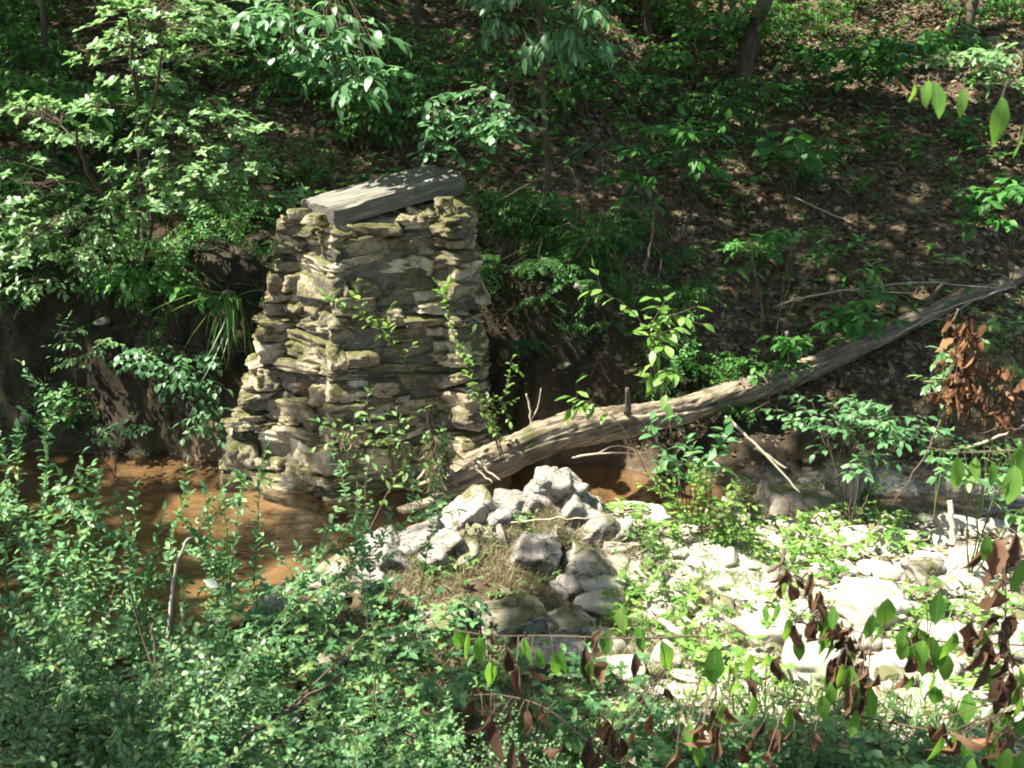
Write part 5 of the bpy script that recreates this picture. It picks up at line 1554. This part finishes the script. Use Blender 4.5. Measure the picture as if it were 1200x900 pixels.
# shadow-plane coordinates of every leaf
ux = cx - (cz - .5) * SUN[0] / SUN[2]; uy = cy - (cz - .5) * SUN[1] / SUN[2]
keep = np.ones(n, bool)
nz = vnoise(np.stack([ux * 3.1, uy * 3.1, ux * 0], -1), 15)
for (c, r_) in zip(TU, TR):
    d = np.hypot(ux - c[0], uy - c[1])
    keep &= d > r_ * (1 + .35 * nz) + .18  # cuts a gap in the added canopy so sun reaches this target
fleck = vnoise(np.stack([ux * 2.6, uy * 2.6, ux * 0 + 3], -1), 25) * .6 + vnoise(np.stack([ux * 6, uy * 6, ux * 0 + 3], -1), 26) * .4
thr = np.where((ux > -4) & (ux < 5) & (uy < 5.2), .33, .60)
thr = np.where((uy > 9.2) & (uy < 12.6), .72, thr)
thr = np.where((uy > 12.6), .46, thr)
thr = np.where((uy < 4.9) & (ux < .7), .30, thr)
thr = np.where((uy > 7.4) & (uy < 9.6) & (ux < 2.5), .8, thr)
thr = np.where((ux < -1.7) & (uy > 5.0) & (uy < 9.4), .85, thr)
keep &= fleck < thr
cx, cy, cz = cx[keep], cy[keep], cz[keep]
trees = [((-9.0, 13.5), 'unseen tree added for shade far left beyond the bank'), ((4.0, 13.6), None), ((-7.2, 4.6), 'unseen tree added for shade left of the thicket'), ((-1.0, 19.0), 'unseen tree added for shade on top of the hillside'), ((6.8, 4.0), 'unseen tree added for shade right of the gravel bar'), ((-11.0, .5), 'unseen tree added for shade behind the viewer on the left')]  # all but the leaning tree are unseen, added to cast shade
tl = at(868, 72, 12.9)
trees[1] = ((tl[0], tl[1]), 'leaning forked tree trunk at the top of the slope')
own = np.argmin(np.stack([np.hypot(cx - a[0][0], cy - a[0][1]) for a in trees]), 0)
for k, ((tx, ty), lab) in enumerate(trees):
    b = np.array([tx, ty, h1(tx, ty)])
    r = empty('tree', b, lab, 'tree')
    tb = Tubes(10)
    m = own == k
    P3 = np.stack([cx[m], cy[m], cz[m]], -1)
    if k == 1:
        P = resample([b - UP * .1, at(880, 40, 12.9), at(897, 0, 12.9), at(915, -70, 13), at(925, -200, 13.2), b + np.array([.9, .8, 6])], 16)
        tb.add(P, .10, .06, sides=14)
        tb.add(resample([b + [.02, 0, .05], at(868, 50, 13), at(858, 10, 13), at(850, -60, 13.1), b + np.array([-.4, .3, 3.5])], 10), .035, .02, sides=8)
    else:
        P = resample([b - UP * .1, b + np.array([.1, .05, 3]), b + np.array([.05, -.1, 6]), b + np.array([.2, .1, 8.5 - b[2]])], 14)
        tb.add(P, .17, .09, sides=14)
    for q in range(26 if len(P3) else 0):
        e = P3[rg.integers(len(P3))]
        tb.add(bez(P[-1 - rg.integers(5)], e, (0, 0, .3), 8, .05), .035, .008)
    tb.build('trunk', M['bark'], r)
    if len(P3):
        mm = len(P3)
        a = rg.uniform(0, 6.28, mm)
        lb = Leaves('low', .2, .2)
        d = np.stack([np.cos(a), np.sin(a), rg.normal(-.1, .3, mm)], -1)
        nn = np.array([0, 0, 1.0]) * .6 + SUN * .5 + rg.normal(0, .3, (mm, 3))
        Ls = rg.uniform(.13, .22, mm)
        lb.extend(list(P3), list(d), list(nn), list(Ls), list(Ls * .6), list(rg.random(mm)))
        lb.build('crown', M['canopy'], r)

# slender trunks seen in the woods behind
random.seed(4)
for (px, py, Y_, lean, rr, lab) in [(58, 120, 11, .15, .03, 'thin straight trunk behind the azalea at the left'), (268, 90, 11.5, -.1, .025, 'thin trunk behind the top left foliage'), (490, 130, 12, .1, .035, 'thin dark trunk left of the glossy bough'),
                                    (760, 60, 14, -.2, .05, 'dark trunk between the sapling and the leaning tree'), (1130, 40, 13.6, .3, .06, 'pale trunk at the upper right'), (840, 40, 13.4, .1, .03, 'slim trunk beside the leaning forked tree')]:
    b = at(px, py, Y_); b[2] = h1(b[0], b[1])
    r = empty('slender_tree', b, lab, 'tree')
    tb = Tubes(8)
    tb.add(resample([b - UP * .1, b + [lean * .5, 0, 1.5], b + [lean, .1, 3.2], b + [lean * 1.5, 0, 5.5]], 12), rr, rr * .6, sides=9)
    lbb = Leaves('mid', .2, .2)
    for q in range(10):
        s = b + np.array([lean * 1.2, 0, random.uniform(2.5, 5.4)])
        Q = path(s, (random.gauss(0, 1), random.gauss(0, 1), .3), random.uniform(.6, 1.1), 6, pull=(0, 0, -.2))
        tb.add(Q, .009, .003, sides=4); leafy(lbb, Q, .11, .05, .06, 'alt', .2)
    tb.build('trunk', M['bark'], r); lbb.build('crown', M['understory'], r)

# ------------------------------------------------------------------ light, sky, camera
w = bpy.data.worlds.new('World'); SC.world = w; w.use_nodes = True
nt = w.node_tree; nt.nodes.clear()
sky = nt.nodes.new('ShaderNodeTexSky'); sky.sky_type = 'NISHITA'; sky.sun_disc = False
el = math.asin(SUN[2]); azi = math.atan2(SUN[0], SUN[1])
sky.sun_elevation = el; sky.sun_rotation = azi
bg = nt.nodes.new('ShaderNodeBackground'); bg.inputs['Strength'].default_value = .085
sky.dust_density = 3.0
wo = nt.nodes.new('ShaderNodeOutputWorld')
nt.links.new(sky.outputs[0], bg.inputs[0]); nt.links.new(bg.outputs[0], wo.inputs[0])
sl = bpy.data.lights.new('sun', 'SUN'); sl.energy = 5.0; sl.angle = math.radians(.53); sl.color = (1, .95, .84)
so = bpy.data.objects.new('sun', sl); COL.objects.link(so)
so.rotation_euler = Vector(SUN).to_track_quat('Z', 'Y').to_euler()
cam = bpy.data.cameras.new('camera'); co = bpy.data.objects.new('camera', cam); COL.objects.link(co)
co.location = (0, 0, CAMZ); co.rotation_euler = (PI / 2 - PITCH, 0, 0)
cam.sensor_width = 36; cam.lens = 36 * FPX / 1200; cam.clip_end = 300
cam.dof.use_dof = True; cam.dof.focus_distance = 7.2; cam.dof.aperture_fstop = 7.0
SC.cycles.filter_width = 1.9
SC.camera = co
SC.view_settings.view_transform = 'Standard'; SC.view_settings.look = 'None'; SC.view_settings.gamma = 1
SC.view_settings.use_curve_mapping = False
SC.view_settings.exposure = 2.05
SC.cycles.max_bounces = 6; SC.cycles.diffuse_bounces = 3; SC.cycles.transmission_bounces = 4; SC.cycles.transparent_max_bounces = 8
SC.cycles.use_denoising = True
